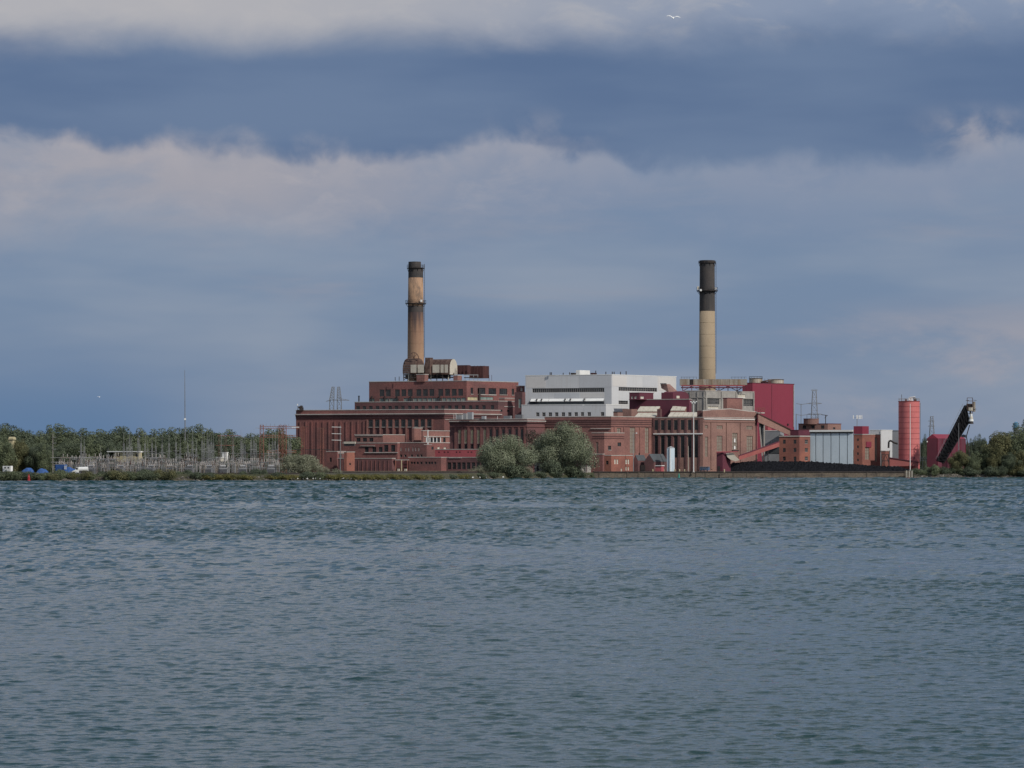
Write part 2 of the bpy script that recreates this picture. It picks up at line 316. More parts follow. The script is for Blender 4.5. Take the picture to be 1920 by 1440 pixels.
# ------------------------------------------------------------------ building kit
def inter(px, P, D):                                  # ray through column px with the line P + t D (plan view)
    k = (px - CX) / F; t = (k * P[1] - P[0]) / (D[0] - k * D[1]); return t
TA = math.tan(R(20)); TB = 1.0
def offs(pts, p, closed):
    n = len(pts); out = []
    for i in range(n):
        a = pts[i - 1] if (i > 0 or closed) else None; b = pts[i]; c = pts[(i + 1) % n] if (i < n - 1 or closed) else None
        ns = []
        for u, v in ((a, b), (b, c)):
            if u is not None and v is not None:
                d = Vector((v[0] - u[0], v[1] - u[1])).normalized(); ns.append(Vector((d.y, -d.x)))
        if len(ns) == 2:
            m = (ns[0] + ns[1]) / max(0.25, 1 + ns[0].dot(ns[1]))
        else: m = ns[0]
        out.append((b[0] + m.x * p, b[1] + m.y * p))
    return out
def ribbon(mb, pts, pin, pout, z0, z1, closed=False):
    a = offs(pts, pin, closed); b = offs(pts, pout, closed); n = len(pts); vs = []
    for i in range(n): vs += [(a[i][0], a[i][1], z0), (b[i][0], b[i][1], z0), (b[i][0], b[i][1], z1), (a[i][0], a[i][1], z1)]
    fs = []
    for i in range(n if closed else n - 1):
        p = 4 * i; q = 4 * ((i + 1) % n)
        for e in range(4): fs.append((p + e, q + e, q + (e + 1) % 4, p + (e + 1) % 4))
    if not closed: fs += [(3, 2, 1, 0), (4 * n - 4, 4 * n - 3, 4 * n - 2, 4 * n - 1)]
    mb.add(vs, fs)
def foot(xl, xc, xr, d, deep=None, ta=TA, tb=TB):
    Xc = XX(xc, d); C = (Xc, d)
    kl = (xl - CX) / F; Y = (d + ta * Xc) / (1 + ta * kl); Lp = (kl * Y, Y)
    if xr is not None and xr > xc + 0.2:
        kr = (xr - CX) / F; Y = (d - tb * Xc) / (1 - tb * kr); Rp = (kr * Y, Y)
    else:
        k = (xc - CX) / F - 0.03; dd = deep or 12.0; Rp = (Xc + k * dd, d + dd)
    Bp = (Lp[0] + Rp[0] - C[0], Lp[1] + Rp[1] - C[1])
    if deep and xr is not None and xr > xc + 0.2:      # extend the far edge away from the viewer
        k = (xr - CX) / F - 0.05; Rb = (Rp[0] + k * deep, Rp[1] + deep); Lb = (Bp[0] + k * deep, Bp[1] + deep)
        return [Lp, C, Rp, Rb, Lb]
    return [Lp, C, Rp, Bp]
WCACHE = {}
def win_mesh(w, h, style, nv, nh):
    k = (w, h, style, nv, nh)
    if k in WCACHE: return WCACHE[k]
    fr = MB(); t = min(0.16, w * 0.09); dpt = 0.16; y = 0.30
    fr.box((w / 2, y, t / 2), (w, dpt, t)); fr.box((w / 2, y, h - t / 2), (w, dpt, t))
    fr.box((t / 2, y, h / 2), (t, dpt, h - 2 * t)); fr.box((w - t / 2, y, h / 2), (t, dpt, h - 2 * t))
    m = 0.10 if nv < 8 else 0.16
    for i in range(1, nv + 1): fr.box((w * i / (nv + 1), y + 0.01, h / 2), (m, dpt * 0.7, h - 2 * t))
    for i in range(1, nh + 1): fr.box((w / 2, y + 0.02, h * i / (nh + 1)), (w - 2 * t, dpt * 0.6, 0.10))
    fm, pm = {'dark': ('frame', 'glass'), 'pale': ('frame_pale', 'glass'), 'green': ('frame_pale', 'green_panel'), 'cream': ('frame_pale', 'yellow_cream'),
              'infill': ('brick_tan', 'infill'), 'white': ('white', 'cream'), 'redframe': ('maroon', 'glass'), 'brickfill': ('brick', 'brick_dark')}[style]
    f = fr.mesh('window', MT[fm])
    p = MB().box((w / 2, 0.42, h / 2), (w, 0.06, h)).mesh('pane', MT[pm])
    s = MB().box((w / 2, -0.02, -0.13), (w + 0.3, 0.5, 0.26)).mesh('sill', MT['stone'])
    WCACHE[k] = (f, p, s); return WCACHE[k]
PIERS = {}
class Bld:
    def __init__(s, name, label, xl, xc, xr, ytop, d, mat, deep=None, zb=G, coping='stone', cat='building', group=None, ta=TA, tb=TB, cop_h=0.35):
        s.d = d; s.poly = foot(xl, xc, xr, d, deep, ta, tb); s.mat = mat; s.zb = zb; s.zt = ZZ(ytop, d); s.coping = coping; s.cop_h = cop_h
        L, C, Rr = s.poly[:3]; c = C
        s.root = thing(name, label, cat, (C[0], C[1], zb), group)
        s.face = {'front': (Vector(L), Vector(C)), 'side': (Vector(C), Vector(Rr))}
        s.open = {'front': [], 'side': []}
    def u(s, f, px):
        a, b = s.face[f]; D = (b - a).normalized(); return inter(px, a, D)
    def z(s, py): return ZZ(py, s.d)
    def at(s, f, u, z, n=0.0):
        a, b = s.face[f]; D = (b - a).normalized(); o = Vector((D.y, -D.x)); p = a + D * u + o * n; return Vector((p.x, p.y, z))
    def rz(s, f):
        a, b = s.face[f]; D = b - a; return math.atan2(D.y, D.x)
    def win(s, f, x0, x1, y0, y1, style='dark', nv=1, nh=2, sill=False):
        u0, u1 = sorted((s.u(f, x0), s.u(f, x1))); z1, z0 = s.z(y0), s.z(y1)
        w = max(0.4, round((u1 - u0) * 5) / 5); h = max(0.4, round((z1 - z0) * 5) / 5); um = (u0 + u1) / 2; u0, u1 = um - w / 2, um + w / 2; z1 = z0 + h
        s.open[f].append((u0, u1, z0, z1))
        fm, pm, sm = win_mesh(w, h, style, nv, nh)
        o = child('window', fm, s.root, s.at(f, u0, z0), s.rz(f))
        q = bpy.data.objects.new('pane', pm); COL.objects.link(q); q.parent = o
        if sill: q = bpy.data.objects.new('sill', sm); COL.objects.link(q); q.parent = o
    def wins(s, f, xs, w, y0, y1, **kw):
        for x in xs: s.win(f, x, x + w, y0, y1, **kw)
    def pier(s, f, x, wpx, y0, y1, proud=0.35, mat=None, name='pier'):
        u = s.u(f, x); w = max(0.3, round(wpx * s.d / F * 5) / 5); h = s.z(y0) - s.z(y1); k = (w, round(h, 2), proud, mat or s.mat)
        if k not in PIERS: PIERS[k] = MB().box((0, -proud / 2 + 0.02, h / 2), (w, proud + 0.04, h)).mesh('pier', MT[mat or s.mat])
        child(name, PIERS[k], s.root, s.at(f, u, s.z(y1)), s.rz(f))
    def band(s, y0, y1, proud, mat, name='ledge', faces='both'):
        P = s.poly; pts = {'both': P[:3], 'front': P[:2], 'side': P[1:3]}[faces]
        mb = MB(); ribbon(mb, pts, -0.05, proud, s.z(y1), s.z(y0)); return mb.build(name, MT[mat], s.root)
    def strip(s, f, x0, x1, y0, y1, proud, mat, name='ledge', back=-0.05):
        u0, u1 = s.u(f, x0), s.u(f, x1); a = s.at(f, u0, 0); b = s.at(f, u1, 0)
        mb = MB(); ribbon(mb, [a[:2], b[:2]], back, proud, s.z(y1), s.z(y0)); return mb.build(name, MT[mat], s.root)
    def done(s, roof='tar'):
        mb = MB(); P = s.poly; n = len(P); zb, zt = s.zb - 0.5, s.zt
        for i in range(n):
            f = {0: 'front', 1: 'side'}.get(i); a = Vector(P[i]); b = Vector(P[(i + 1) % n]); ln = (b - a).length
            ops = [o for o in (s.open[f] if f else []) if o[1] > 0 and o[0] < ln]
            if not ops:
                mb.add([(a.x, a.y, zb), (b.x, b.y, zb), (b.x, b.y, zt), (a.x, a.y, zt)], [(0, 1, 2, 3)]); continue
            us = sorted(set([0.0, ln] + [min(max(v, 0), ln) for o in ops for v in o[:2]])); zs = sorted(set([zb, zt] + [min(max(v, zb), zt) for o in ops for v in o[2:]]))
            D = (b - a).normalized(); inn = Vector((-D.y, D.x))
            def P3(u, z, k=0.0): q = a + D * u + inn * k; return (q.x, q.y, z)
            for j in range(len(zs) - 1):
                zc = (zs[j] + zs[j + 1]) / 2; run = None
                for i2 in range(len(us) - 1):
                    uc = (us[i2] + us[i2 + 1]) / 2; hole = any(o[0] < uc < o[1] and o[2] < zc < o[3] for o in ops)
                    if not hole and run is None: run = us[i2]
                    if run is not None and (hole or i2 == len(us) - 2):
                        e = us[i2] if hole else us[i2 + 1]
                        mb.add([P3(run, zs[j]), P3(e, zs[j]), P3(e, zs[j + 1]), P3(run, zs[j + 1])], [(0, 1, 2, 3)]); run = None
            for u0, u1, z0, z1 in ops:
                k = 0.45; vs = [P3(u0, z0), P3(u1, z0), P3(u1, z1), P3(u0, z1), P3(u0, z0, k), P3(u1, z0, k), P3(u1, z1, k), P3(u0, z1, k)]
                mb.add(vs, [(0, 4, 5, 1), (1, 5, 6, 2), (2, 6, 7, 3), (3, 7, 4, 0)])
        mb.build('wall', MT[s.mat], s.root)
        MB().add([(p[0], p[1], zt) for p in P], [tuple(range(n))]).build('roof', MT[roof], s.root)
        if s.coping:
            mb = MB(); ribbon(mb, P, -0.45, 0.14, zt + 0.003, zt + s.cop_h, True); mb.build('coping', MT[s.coping], s.root)
        return s
def block(root, name, xl, xc, xr, y0, y1, d, mat, deep=None, top=None):      # plain prism part
    P = foot(xl, xc, xr, d, deep); mb = MB(); mb.prism(P, ZZ(y1, d), ZZ(y0, d)); return mb.build(name, MT[mat], root)
def pole(root, name, px, y0, y1, d, r, mat, n=6, r2=None):
    return MB().tube(PT(px, y1, d), PT(px, y0, d), r, n, r2).build(name, MT[mat], root)

# ------------------------------------------------------------------ water
def wave_sheet(yv, cols, half, waves, seed, overlap_z=0.0):
    rng = np.random.RandomState(seed); rows = len(yv); s = np.linspace(-1, 1, cols)
    X = np.outer(yv, s * half); Y = np.outer(yv, np.ones(cols)); Z = np.zeros_like(X); DX = np.zeros_like(X); DY = np.zeros_like(X); dyv = np.gradient(yv); dxv = yv * 2 * half / cols; comp = []
    for i in range(waves):
        lam = 0.26 * (4.6 / 0.26) ** rng.rand(); th = rng.normal(0.1, 0.62); e = (0.6 + 0.8 * rng.rand()) * min(1.0, (0.62 / lam) ** 1.0)
        w = np.clip(lam / (dyv * 1.7) - 1.0, 0, 1) * np.clip(lam / max(0.05, abs(math.sin(th))) / (dxv * 1.7) - 1.0, 0, 1) * e
        comp.append((lam, th, rng.rand() * 6.28, w))
    tot = np.sqrt(sum(c[3] ** 2 for c in comp) / 2) + 1e-6; target = np.interp(yv, [60, 110, 200, 400, 700], [0.122, 0.136, 0.18, 0.27, 0.37])
    for lam, th, p0, w in comp:
        if w.max() < 1e-4: continue
        k = 2 * math.pi / lam; r0 = np.nonzero(w > 1e-4)[0]; sl_ = slice(r0[0], r0[-1] + 1); amp = (w / tot * target)[sl_, None] / k
        ph = k * math.sin(th) * X[sl_] + k * math.cos(th) * Y[sl_] + p0; c_, s_ = np.cos(ph), np.sin(ph)
        Z[sl_] += amp * c_; DX[sl_] -= amp * 0.9 * math.sin(th) * s_; DY[sl_] -= amp * 0.9 * math.cos(th) * s_
    # gusts: patches of stronger and weaker chop
    g = 1.0 + 0.28 * np.sin(X * 0.021 + Y * 0.013 + 1.0) * np.sin(Y * 0.031 - X * 0.008) + 0.22 * np.sin(X * 0.09 + 2.0 * np.sin(Y * 0.05)) * np.sin(Y * 0.11 + 1.5 * np.sin(X * 0.13))
    if overlap_z: Z[:5] -= np.linspace(0.9, 0.0, 5)[:, None]      # the sheet's near edge dips under the sheet before it
    co = np.stack([X + DX * g, Y + DY * g, Z * g + overlap_z], -1).reshape(-1, 3)
    idx = np.arange(rows * cols).reshape(rows, cols)
    return co, np.stack([idx[:-1, :-1], idx[:-1, 1:], idx[1:, 1:], idx[1:, :-1]], -1).reshape(-1, 4)
def make_water():
    near = 58.0 * np.exp(np.linspace(0, math.log(203.0 / 58.0), 1300)); mid = np.arange(200.0, 523.0, 0.42); far = np.arange(520.0, 1720.0, 1.15)
    sheets = [wave_sheet(near, 420, 0.235, 130, 5), wave_sheet(mid, 330, 0.235, 130, 5, -0.015), wave_sheet(far, 250, 0.235, 130, 5, -0.03)]
    n0 = np.cumsum([0] + [len(c) for c, q in sheets]); co = np.concatenate([c for c, q in sheets]).astype(np.float32); q = np.concatenate([q + n for (c, q), n in zip(sheets, n0)])
    me = bpy.data.meshes.new('water'); me.vertices.add(len(co)); me.vertices.foreach_set('co', co.ravel())
    me.loops.add(q.size); me.loops.foreach_set('vertex_index', q.ravel().astype(np.int32)); me.polygons.add(len(q))
    me.polygons.foreach_set('loop_start', np.arange(0, q.size, 4, dtype=np.int32)); me.polygons.foreach_set('loop_total', np.full(len(q), 4, dtype=np.int32))
    me.polygons.foreach_set('use_smooth', np.ones(len(q), dtype=bool)); me.update(); me.validate()
    m = bpy.data.materials.new('river_water'); m.use_nodes = True; t = m.node_tree; b = t.nodes['Principled BSDF']; L = t.links.new
    b.inputs['Base Color'].default_value = (0.012, 0.040, 0.040, 1); b.inputs['Roughness'].default_value = 0.03; b.inputs['IOR'].default_value = 1.333
    geo = t.nodes.new('ShaderNodeNewGeometry')
    def nz(sc, det, rot=0.0):
        mp = t.nodes.new('ShaderNodeMapping'); mp.inputs['Scale'].default_value = sc; mp.inputs['Rotation'].default_value = (0, 0, rot); L(geo.outputs['Position'], mp.inputs[0])
        n = t.nodes.new('ShaderNodeTexNoise'); n.inputs['Scale'].default_value = 1.0; n.inputs['Detail'].default_value = det; n.inputs['Roughness'].default_value = 0.55; n.inputs['Distortion'].default_value = 0.4
        L(mp.outputs[0], n.inputs['Vector']); return n.outputs[0]
    a1 = nz((1.2, 2.2, 1), 3.0, 0.2); a2 = nz((3.2, 6.0, 1), 3.0, -0.25); a3 = nz((0.11, 0.16, 1), 2.0)
    def mul(a, k):
        n = t.nodes.new('ShaderNodeMath'); n.operation = 'MULTIPLY'
        L(a, n.inputs[0])
        if isinstance(k, float): n.inputs[1].default_value = k
        else: L(k, n.inputs[1])
        return n.outputs[0]
    def add(a, c):
        n = t.nodes.new('ShaderNodeMath'); n.operation = 'ADD'; L(a, n.inputs[0]); L(c, n.inputs[1]); return n.outputs[0]
    gust = t.nodes.new('ShaderNodeMapRange'); gust.inputs[1].default_value = 0.3; gust.inputs[2].default_value = 0.7; gust.inputs[3].default_value = 0.7; gust.inputs[4].default_value = 1.35; L(nz((0.012, 0.006, 1), 3.0, 0.1), gust.inputs[0])
    hgt = mul(add(add(mul(a1, 0.30), mul(a2, 0.16)), mul(a3, 0.3)), gust.outputs[0])
    bp = t.nodes.new('ShaderNodeBump'); bp.inputs['Strength'].default_value = 1.0; bp.inputs['Distance'].default_value = 0.12; L(hgt, bp.inputs['Height']); L(bp.outputs[0], b.inputs['Normal'])
    me.materials.append(m)
    o = bpy.data.objects.new('water', me); COL.objects.link(o); tag(o, kind='structure')
    # calm continuation of the river to both sides and behind the viewer, just under the waves
    w2 = MB().add([(-9000, -4000, -1.1), (9000, -4000, -1.1), (9000, 1720, -1.1), (-9000, 1720, -1.1)], [(0, 1, 2, 3)]).build('water_beyond', m); tag(w2, kind='structure')
make_water()

# ------------------------------------------------------------------ land
SHORE = [(-2600, 1300), (-300, 1300), (0, 1306), (300, 1308), (560, 1312), (700, 1322), (790, 1345), (900, 1430), (1000, 1490), (1112, 1548), (1113, 1560), (1712, 1592), (1713, 1588), (1800, 1590), (1920, 1596), (2300, 1600), (5200, 1620)]
def land():
    front = [(XX(x, d), d) for x, d in SHORE]
    top = []; low = []
    for i, (p, s) in enumerate(zip(front, SHORE)):
        wall = 1113 <= s[0] <= 1712
        k = 1.0 + (0.2 if wall else 9.0) / p[1]
        top.append((p[0] * k, p[1] * k, G - 0.03 if wall else G)); low.append((p[0], p[1], -1.5))
    mb = MB(); n = len(front)
    far = [(-30000, 40000, G), (30000, 40000, G)]
    mb.add(top + [far[1], far[0]], [tuple(range(n + 2))])
    for i in range(n - 1): mb.add([low[i], low[i + 1], top[i + 1], top[i]], [(0, 1, 2, 3)])
    o = mb.build('ground', MT['soil']); tag(o, kind='structure')
land()
def zone(px):
    for lim, z in ((40, 'near the white camper'), (100, 'near the blue covered boats'), (150, 'near the white tanker'), (205, 'left of the beige house'), (270, 'by the beige house'), (310, 'right of the beige house'), (342, 'just left of the radio mast'), (385, 'just right of the radio mast'), (425, 'by the dull red portal'), (470, 'right of the dull red portal'), (515, 'by the rust-red gantry')):
        if px < lim: return z
    return 'nearest the long brick hall'
def zone_right(px):
    for lim, z in ((1745, 'below the pink silo'), (1785, 'below the crimson house'), (1830, 'below the boom conveyor'), (1870, 'below the white gabled house')):
        if px < lim: return z
    return 'at the right edge'
def zone_shore(px):
    for lim, z in ((440, 'below the dull red portal'), (520, 'below the rust-red gantry'), (610, 'below the pale silvery bush'), (700, 'below the low brick annex'), (800, 'below the pipe bay'), (880, 'below the dark workshop'), (1000, 'below the left willow'), (1075, 'below the right willow')):
        if px < lim: return z
    return 'at the quay corner'
def gy(px, d): return Vector((XX(px, d), d, G))
q0 = PT(1112, 868, 1560); q1 = PT(1712, 868, 1592)
qr = thing('quay_wall', 'long weathered brown concrete quay wall along the water in front of the coal', 'quay wall', ((q0.x + q1.x) / 2, 1576, 0))
mb = MB(); ribbon(mb, [q0[:2], q1[:2]], -1.2, 0.0, -1.5, G + 0.0); mb.build('wall', MT['quay'], qr)
mb = MB(); ribbon(mb, [q0[:2], q1[:2]], -1.3, 0.35, G + 0.003, G + 0.55); mb.build('cap', MT['quay_cap'], qr)
random.seed(3)
for i in range(15):
    f = (i + random.uniform(0.1, 0.9)) / 15; p = q0.lerp(q1, f); w = random.uniform(0.5, 0.9)
    MB().box((p.x, p.y - 0.12, 0.9), (w, 0.35, 4.2 - random.random() * 0.8)).build('fender', MT['quay'], qr)
e0 = PT(1696, 868, 1588); e1 = PT(1711, 868, 1588.6)
t = thing('quay_end_block', 'short pale brown timbered block at the right end of the quay wall', 'bulkhead', ((e0.x + e1.x) / 2, 1588, 0))
for i in range(6):
    p = e0.lerp(e1, (i + 0.5) / 6); MB().box((p.x, p.y - 0.5, 1.3 + 0.15 * (i % 2)), (0.62, 0.8, 5.0)).build('timber_pile', MT['pale_rock' if i % 2 else 'quay'], t)
# low sea wall at the left
s0 = PT(618, 868, 1452); s1 = PT(905, 868, 1500)
t = thing('sea_wall', 'low dark sea wall below the brick annexes left of the willows', 'wall', (s0.x, s0.y, 0))
mb = MB(); ribbon(mb, [s0[:2], s1[:2]], -0.8, 0.0, G - 0.5, G + 0.75); mb.build('wall', MT['quay_cap'], t)
mb = MB(); ribbon(mb, [s0[:2], s1[:2]], -0.9, 0.12, G + 0.753, G + 1.0); mb.build('cap', MT['quay'], t)
s0 = PT(318, 868, 1330); s1 = PT(560, 868, 1336)
t = thing('sea_wall', 'dark low retaining wall below the switchyard behind yellow shrubs', 'wall', (s0.x, s0.y, 0))
mb = MB(); ribbon(mb, [s0[:2], s1[:2]], -0.8, 0.0, 0.5, G + 0.6); mb.build('wall', MT['quay_cap'], t)
# rubble on the banks
def rubble(name, mat, spans, n, seed, smin, smax, label):
    rnd = random.Random(seed); mb = MB()
    for _ in range(n):
        a, b = spans[rnd.randrange(len(spans))]; px = rnd.uniform(a, b)
        d = np.interp(px, [s[0] for s in SHORE], [s[1] for s in SHORE]); k = rnd.random() * 0.8; d2 = d + k * 9
        z = -1.5 + (G + 1.5) * k; r = rnd.uniform(smin, smax); c = Vector((XX(px, d2), d2 - 0.3, max(0.05, z)))
        vs = []
        for i in range(8):
            sg = ((i & 1) * 2 - 1, (i >> 1 & 1) * 2 - 1, (i >> 2) * 2 - 1)
            vs.append(c + Vector((sg[0] * r * rnd.uniform(0.5, 1.1), sg[1] * r * rnd.uniform(0.5, 0.9), sg[2] * r * rnd.uniform(0.35, 0.75))))
        mb.add(vs, [(0, 1, 3, 2), (4, 6, 7, 5), (0, 4, 5, 1), (2, 3, 7, 6), (0, 2, 6, 4), (1, 5, 7, 3)])
    o = mb.build(name, MT[mat]); tag(o, label, 'rocks', kind='stuff')
rubble('bank_rubble', 'rock', [(-200, 1110), (1713, 2050)], 1500, 1, 0.25, 0.8, 'dark broken stones along the foot of the river bank')
rubble('pale_rubble', 'pale_rock', [(60, 560), (600, 800), (1713, 1900)], 160, 2, 0.2, 0.6, 'scattered pale stones along the foot of the river bank')

# ------------------------------------------------------------------ the plant, left half
A = Bld('turbine_hall', 'long dark red brick hall at the left end with pale ledge', 555, 833, 938, 768, 1620, 'brick')
for k in range(10):
    A.win('front', 691 + 12.2 * k, 699 + 12.2 * k, 786.5, 800, nv=1, nh=3, sill=True)
    A.win('front', 692 + 12.2 * k, 698 + 12.2 * k, 803, 826, style='brickfill', nv=0, nh=2)
for k in range(11): A.pier('front', 688.9 + 12.2 * k, 3.0, 786, 836, 0.5, 'brick_pale')
for k in range(12): A.pier('front', 563 + 10.8 * k, 2.6, 789, 880, 0.45, 'brick')
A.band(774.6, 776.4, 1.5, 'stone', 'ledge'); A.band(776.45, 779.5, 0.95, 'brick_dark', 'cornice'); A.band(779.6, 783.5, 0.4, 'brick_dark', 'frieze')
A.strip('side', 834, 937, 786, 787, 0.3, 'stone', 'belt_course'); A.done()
t = thing('antenna_cluster', 'black antenna cluster on the far left corner of the long brick roof', 'antenna', PT(563, 770, 1648))
MB().box(PT(563, 768.8, 1648), (3.6, 2, 0.4)).build('base', MT['black_steel'], t)
for x, y in ((558, 758), (562, 761), (565, 760), (568, 761)): MB().tube(PT(x, 769, 1648), PT(x, y, 1648), 0.12).build('post', MT['black_steel'], t)
for x, y, w in ((561, 764, 1.2), (565, 762.5, 1.4), (567, 766, 1.3), (563, 766.5, 1.0)): MB().box(PT(x, y, 1647.5), (w, 0.5, 1.2)).build('panel_antenna', MT['black_steel'], t)
MB().box(PT(558, 759, 1647.6), (0.5, 0.4, 0.9)).build('beacon', MT['white'], t)

B = Bld('roof_storey', 'narrow brick storey with a row of small windows above the long hall', 665, 934, 966, 752.5, 1668, 'brick_dark')
for x in (668, 680, 692, 704.5, 716, 728, 740, 752, 765, 777.5, 790, 803, 815, 827, 840, 852.5, 865.6, 879, 891, 904, 920): B.win('front', x, x + 6.5, 759.5, 767, nv=1, nh=0)
B.strip('side', 945, 965, 761.5, 762.8, 0.3, 'stone', 'belt_course'); B.win('side', 938, 942, 768, 772, nv=0, nh=0); B.win('side', 951, 955, 768, 772, nv=0, nh=0); B.done()
t = thing('roof_vent_stack', 'short dark vent pipe standing on the left end of the narrow storey', 'vent pipe', PT(673, 752, 1690))
pole(t, 'pipe', 673, 742.5, 753, 1690, 0.42, 'black_steel', 8); pole(t, 'cap', 673, 742, 743.2, 1690, 0.6, 'black_steel', 8)
B2 = Bld('roof_stair_house', 'small brick penthouse with sloping top at the right end of the upper storeys', 936, 946, 965, 747, 1676, 'brick_pale'); B2.done()
C = Bld('boiler_house', 'tall brick boiler house below the stained left chimney', 692, 875, 972, 714.5, 1700, 'brick', coping='stone')
for x in (711.5, 723.5, 740.5, 752.5, 764.5, 780.5, 793, 805, 821.6, 834.4, 847, 859): C.win('front', x, x + 9, 729, 742, style='dark', nv=2, nh=3)
for x0, x1 in ((882.5, 887), (895.6, 910), (916, 930.3), (936.3, 951), (959.4, 964)): C.win('side', x0, x1, 727, 738.5, style='dark', nv=1 if x1 - x0 < 6 else 3, nh=3, sill=True)
for k in range(20):
    x = 693.5 + 9.0 * k
    if k in (1, 6): continue
    C.win('front', x, x + 8.6, 745.3, 752, style='green', nv=1 + (k % 3), nh=0)
C.win('side', 877, 896, 744, 750.5, style='cream', nv=2, nh=0); C.win('side', 901, 925, 743, 749, style='green', nv=3, nh=0)
C.pier('side', 898, 4, 728, 750, 0.8, 'black_steel', 'downpipe'); C.strip('side', 902, 930, 739, 740.2, 0.3, 'stone', 'belt_course')
for x in (698, 722, 745, 771, 825): C.pier('front', x, 1.6, 741, 752.5, 1.0, 'black_steel', 'vent_pipe')
C.done()
for x, y in ((741, 707), (748.5, 706)): pole(C.root, 'roof_pipe', x, y, 714, 1712, 0.18, 'black_steel')
t = Bld('link_bridge', 'dark red enclosed box between the brick boiler house and the white building', 965, 979, 985, 735, 1668, 'brick_dark', zb=ZZ(775, 1668), coping=None); t.win('front', 972, 977, 747, 765, style='green', nv=0, nh=2); t.done()
t = Bld('link_tower', 'narrow brick tower with pale window behind the red link box', 968, 974, 984, 724, 1690, 'brick'); t.win('side', 976, 980, 727, 733, style='white', nv=0, nh=1); t.done()

# duct house in front of the left chimney
d0 = 1712.0
def vault(root, xl, xc, xr, ytop, ybot, d, name, mat, rise=0.5, n=10, endmat=None):
    Lp, Cp, Rp, Bp = foot(xl, xc, xr, d); zt, zb = ZZ(ytop, d), ZZ(ybot, d); hh = (zt - zb) * rise; prof = []
    for i in range(n + 1):
        a = math.pi * i / n; prof.append(((1 - math.cos(a)) / 2, zt - hh + hh * math.sin(a)))
    prof = [(0, zb)] + prof + [(1, zb)]; m = len(prof)
    def pt(o, s, z): return (o[0] + (Rp[0] - Cp[0]) * s, o[1] + (Rp[1] - Cp[1]) * s, z)
    vs = [pt(Lp, s, z) for s, z in prof] + [pt(Cp, s, z) for s, z in prof]
    fs = [(i, m + i, m + i + 1, i + 1) for i in range(m - 1)] + [(0, m - 1, 2 * m - 1, m)] + [tuple(range(m))]
    MB().add(vs, fs).build(name, MT[mat], root)
    ex = Vector((Cp[0] - Lp[0], Cp[1] - Lp[1], 0)).normalized() * 0.2
    MB().add([Vector(v) + ex for v in vs[m:]] + vs[m:], [tuple(range(m))] + [(i, i + 1, m + i + 1, m + i) for i in range(m - 1)]).build('end_wall', MT[endmat or mat], root)
t = thing('duct_house', 'rusty barrel-topped flue duct on steel legs at the foot of the left chimney', 'duct', PT(805, 713, d0))
vault(t, 755, 777, 795, 671.5, 700, d0 + 4, 'left_vault', 'rust', 0.7); vault(t, 795, 843, 857, 673, 702, d0, 'right_vault', 'rust', 0.6, endmat='cream')
block(t, 'junction_duct', 797, 806, 812, 670.5, 702, d0 - 1, 'rust')
for x0, x1 in ((770, 781), (783, 795), (811, 824), (826, 832), (833.5, 840)):
    a = foot(x0, x1, None, d0 - 1.5 - 0.1 * x0 / 100, 0.4); MB().prism(a, ZZ(699, d0), ZZ(684, d0)).build('wall_panel', MT['cream'], t)
for x in (757, 766, 775, 786, 797, 808, 819, 830, 841, 851): MB().tube(PT(x, 714, d0 + 2), PT(x, 699, d0 + 2), 0.35).build('leg', MT['cream' if x in (766, 808, 841) else 'black_steel'], t)
for x0, x1, y0, y1 in ((757, 775, 712, 701), (797, 819, 712, 702), (819, 841, 702, 712), (786, 808, 702, 711)): MB().tube(PT(x0, y0, d0 + 2.2), PT(x1, y1, d0 + 2.2), 0.22).build('brace', MT['black_steel'], t)
for y in (703, 707.5): MB().tube(PT(756, y, d0 + 6), PT(851, y, d0 + 3), 0.5).build('beam', MT['black_steel'], t)
block(t, 'catch_hood', 760, 843, 845, 700.5, 709.5, d0 + 4, 'black_steel', 4)
for i in range(5): MB().tube(PT(755.5, 685 + 4 * i, d0 + 3), PT(769, 685 + 4 * i, d0 - 0.5), 0.14).build('rail', MT['steel'], t)
mb = MB()
for i in range(14):
    a = math.pi * i / 14; b = math.pi * (i + 1) / 14
    mb.tube(PT(776 - 9 * math.cos(a), 673 - 12 * math.sin(a), d0 + 4), PT(776 - 9 * math.cos(b), 673 - 12 * math.sin(b), d0 + 4), 0.28)
    if i in (3, 5, 8, 10): mb.tube(PT(776 - 9 * math.cos(a), 673 - 12 * math.sin(a), d0 + 4), PT(776 + 3 * math.cos(a), 673, d0 + 4), 0.2)
mb.build('lattice_arch', MT['rust'], t)
t = thing('rusted_flue', 'dark rusted ribbed flue box on the right of the brick boiler house roof', 'duct', PT(890, 712, d0))
block(t, 'left_box', 857, 876, 882, 684.5, 702, d0 + 2, 'rust_dark'); block(t, 'right_box', 880, 905, 917, 686, 709, d0 + 5, 'rust_dark')
for i in range(9):
    x = 858 + 6.2 * i; MB().tube(PT(x, 703, d0 + 1.6 - (x - 858) * 0.08), PT(x, 685.5, d0 + 1.6 - (x - 858) * 0.08), 0.2).build('rib', MT['rust_dark'], t)
for x in (872, 880, 888, 896): MB().tube(PT(x, 714, d0 - 3), PT(x, 703, d0 - 3), 0.22).build('leg', MT['pale_steel'], t)
MB().tube(PT(870, 703, d0 - 3), PT(897, 703, d0 - 3), 0.3).build('walkway_beam', MT['pale_steel'], t)
MB().tube(PT(870, 708, d0 - 3), PT(897, 708, d0 - 3), 0.35).build('walkway_beam', MT['black_steel'], t)
for x in (917, 922): MB().tube(PT(x, 714, d0 + 8), PT(x, 703, d0 + 8), 0.15).build('rail', MT['rust_dark'], t)
t = Bld('roof_hut', 'brick hut with pale top under the barrel duct', 781, 796, 803, 702.5, 1708, 'brick_pale', zb=ZZ(714, 1708), cat='hut'); t.done()
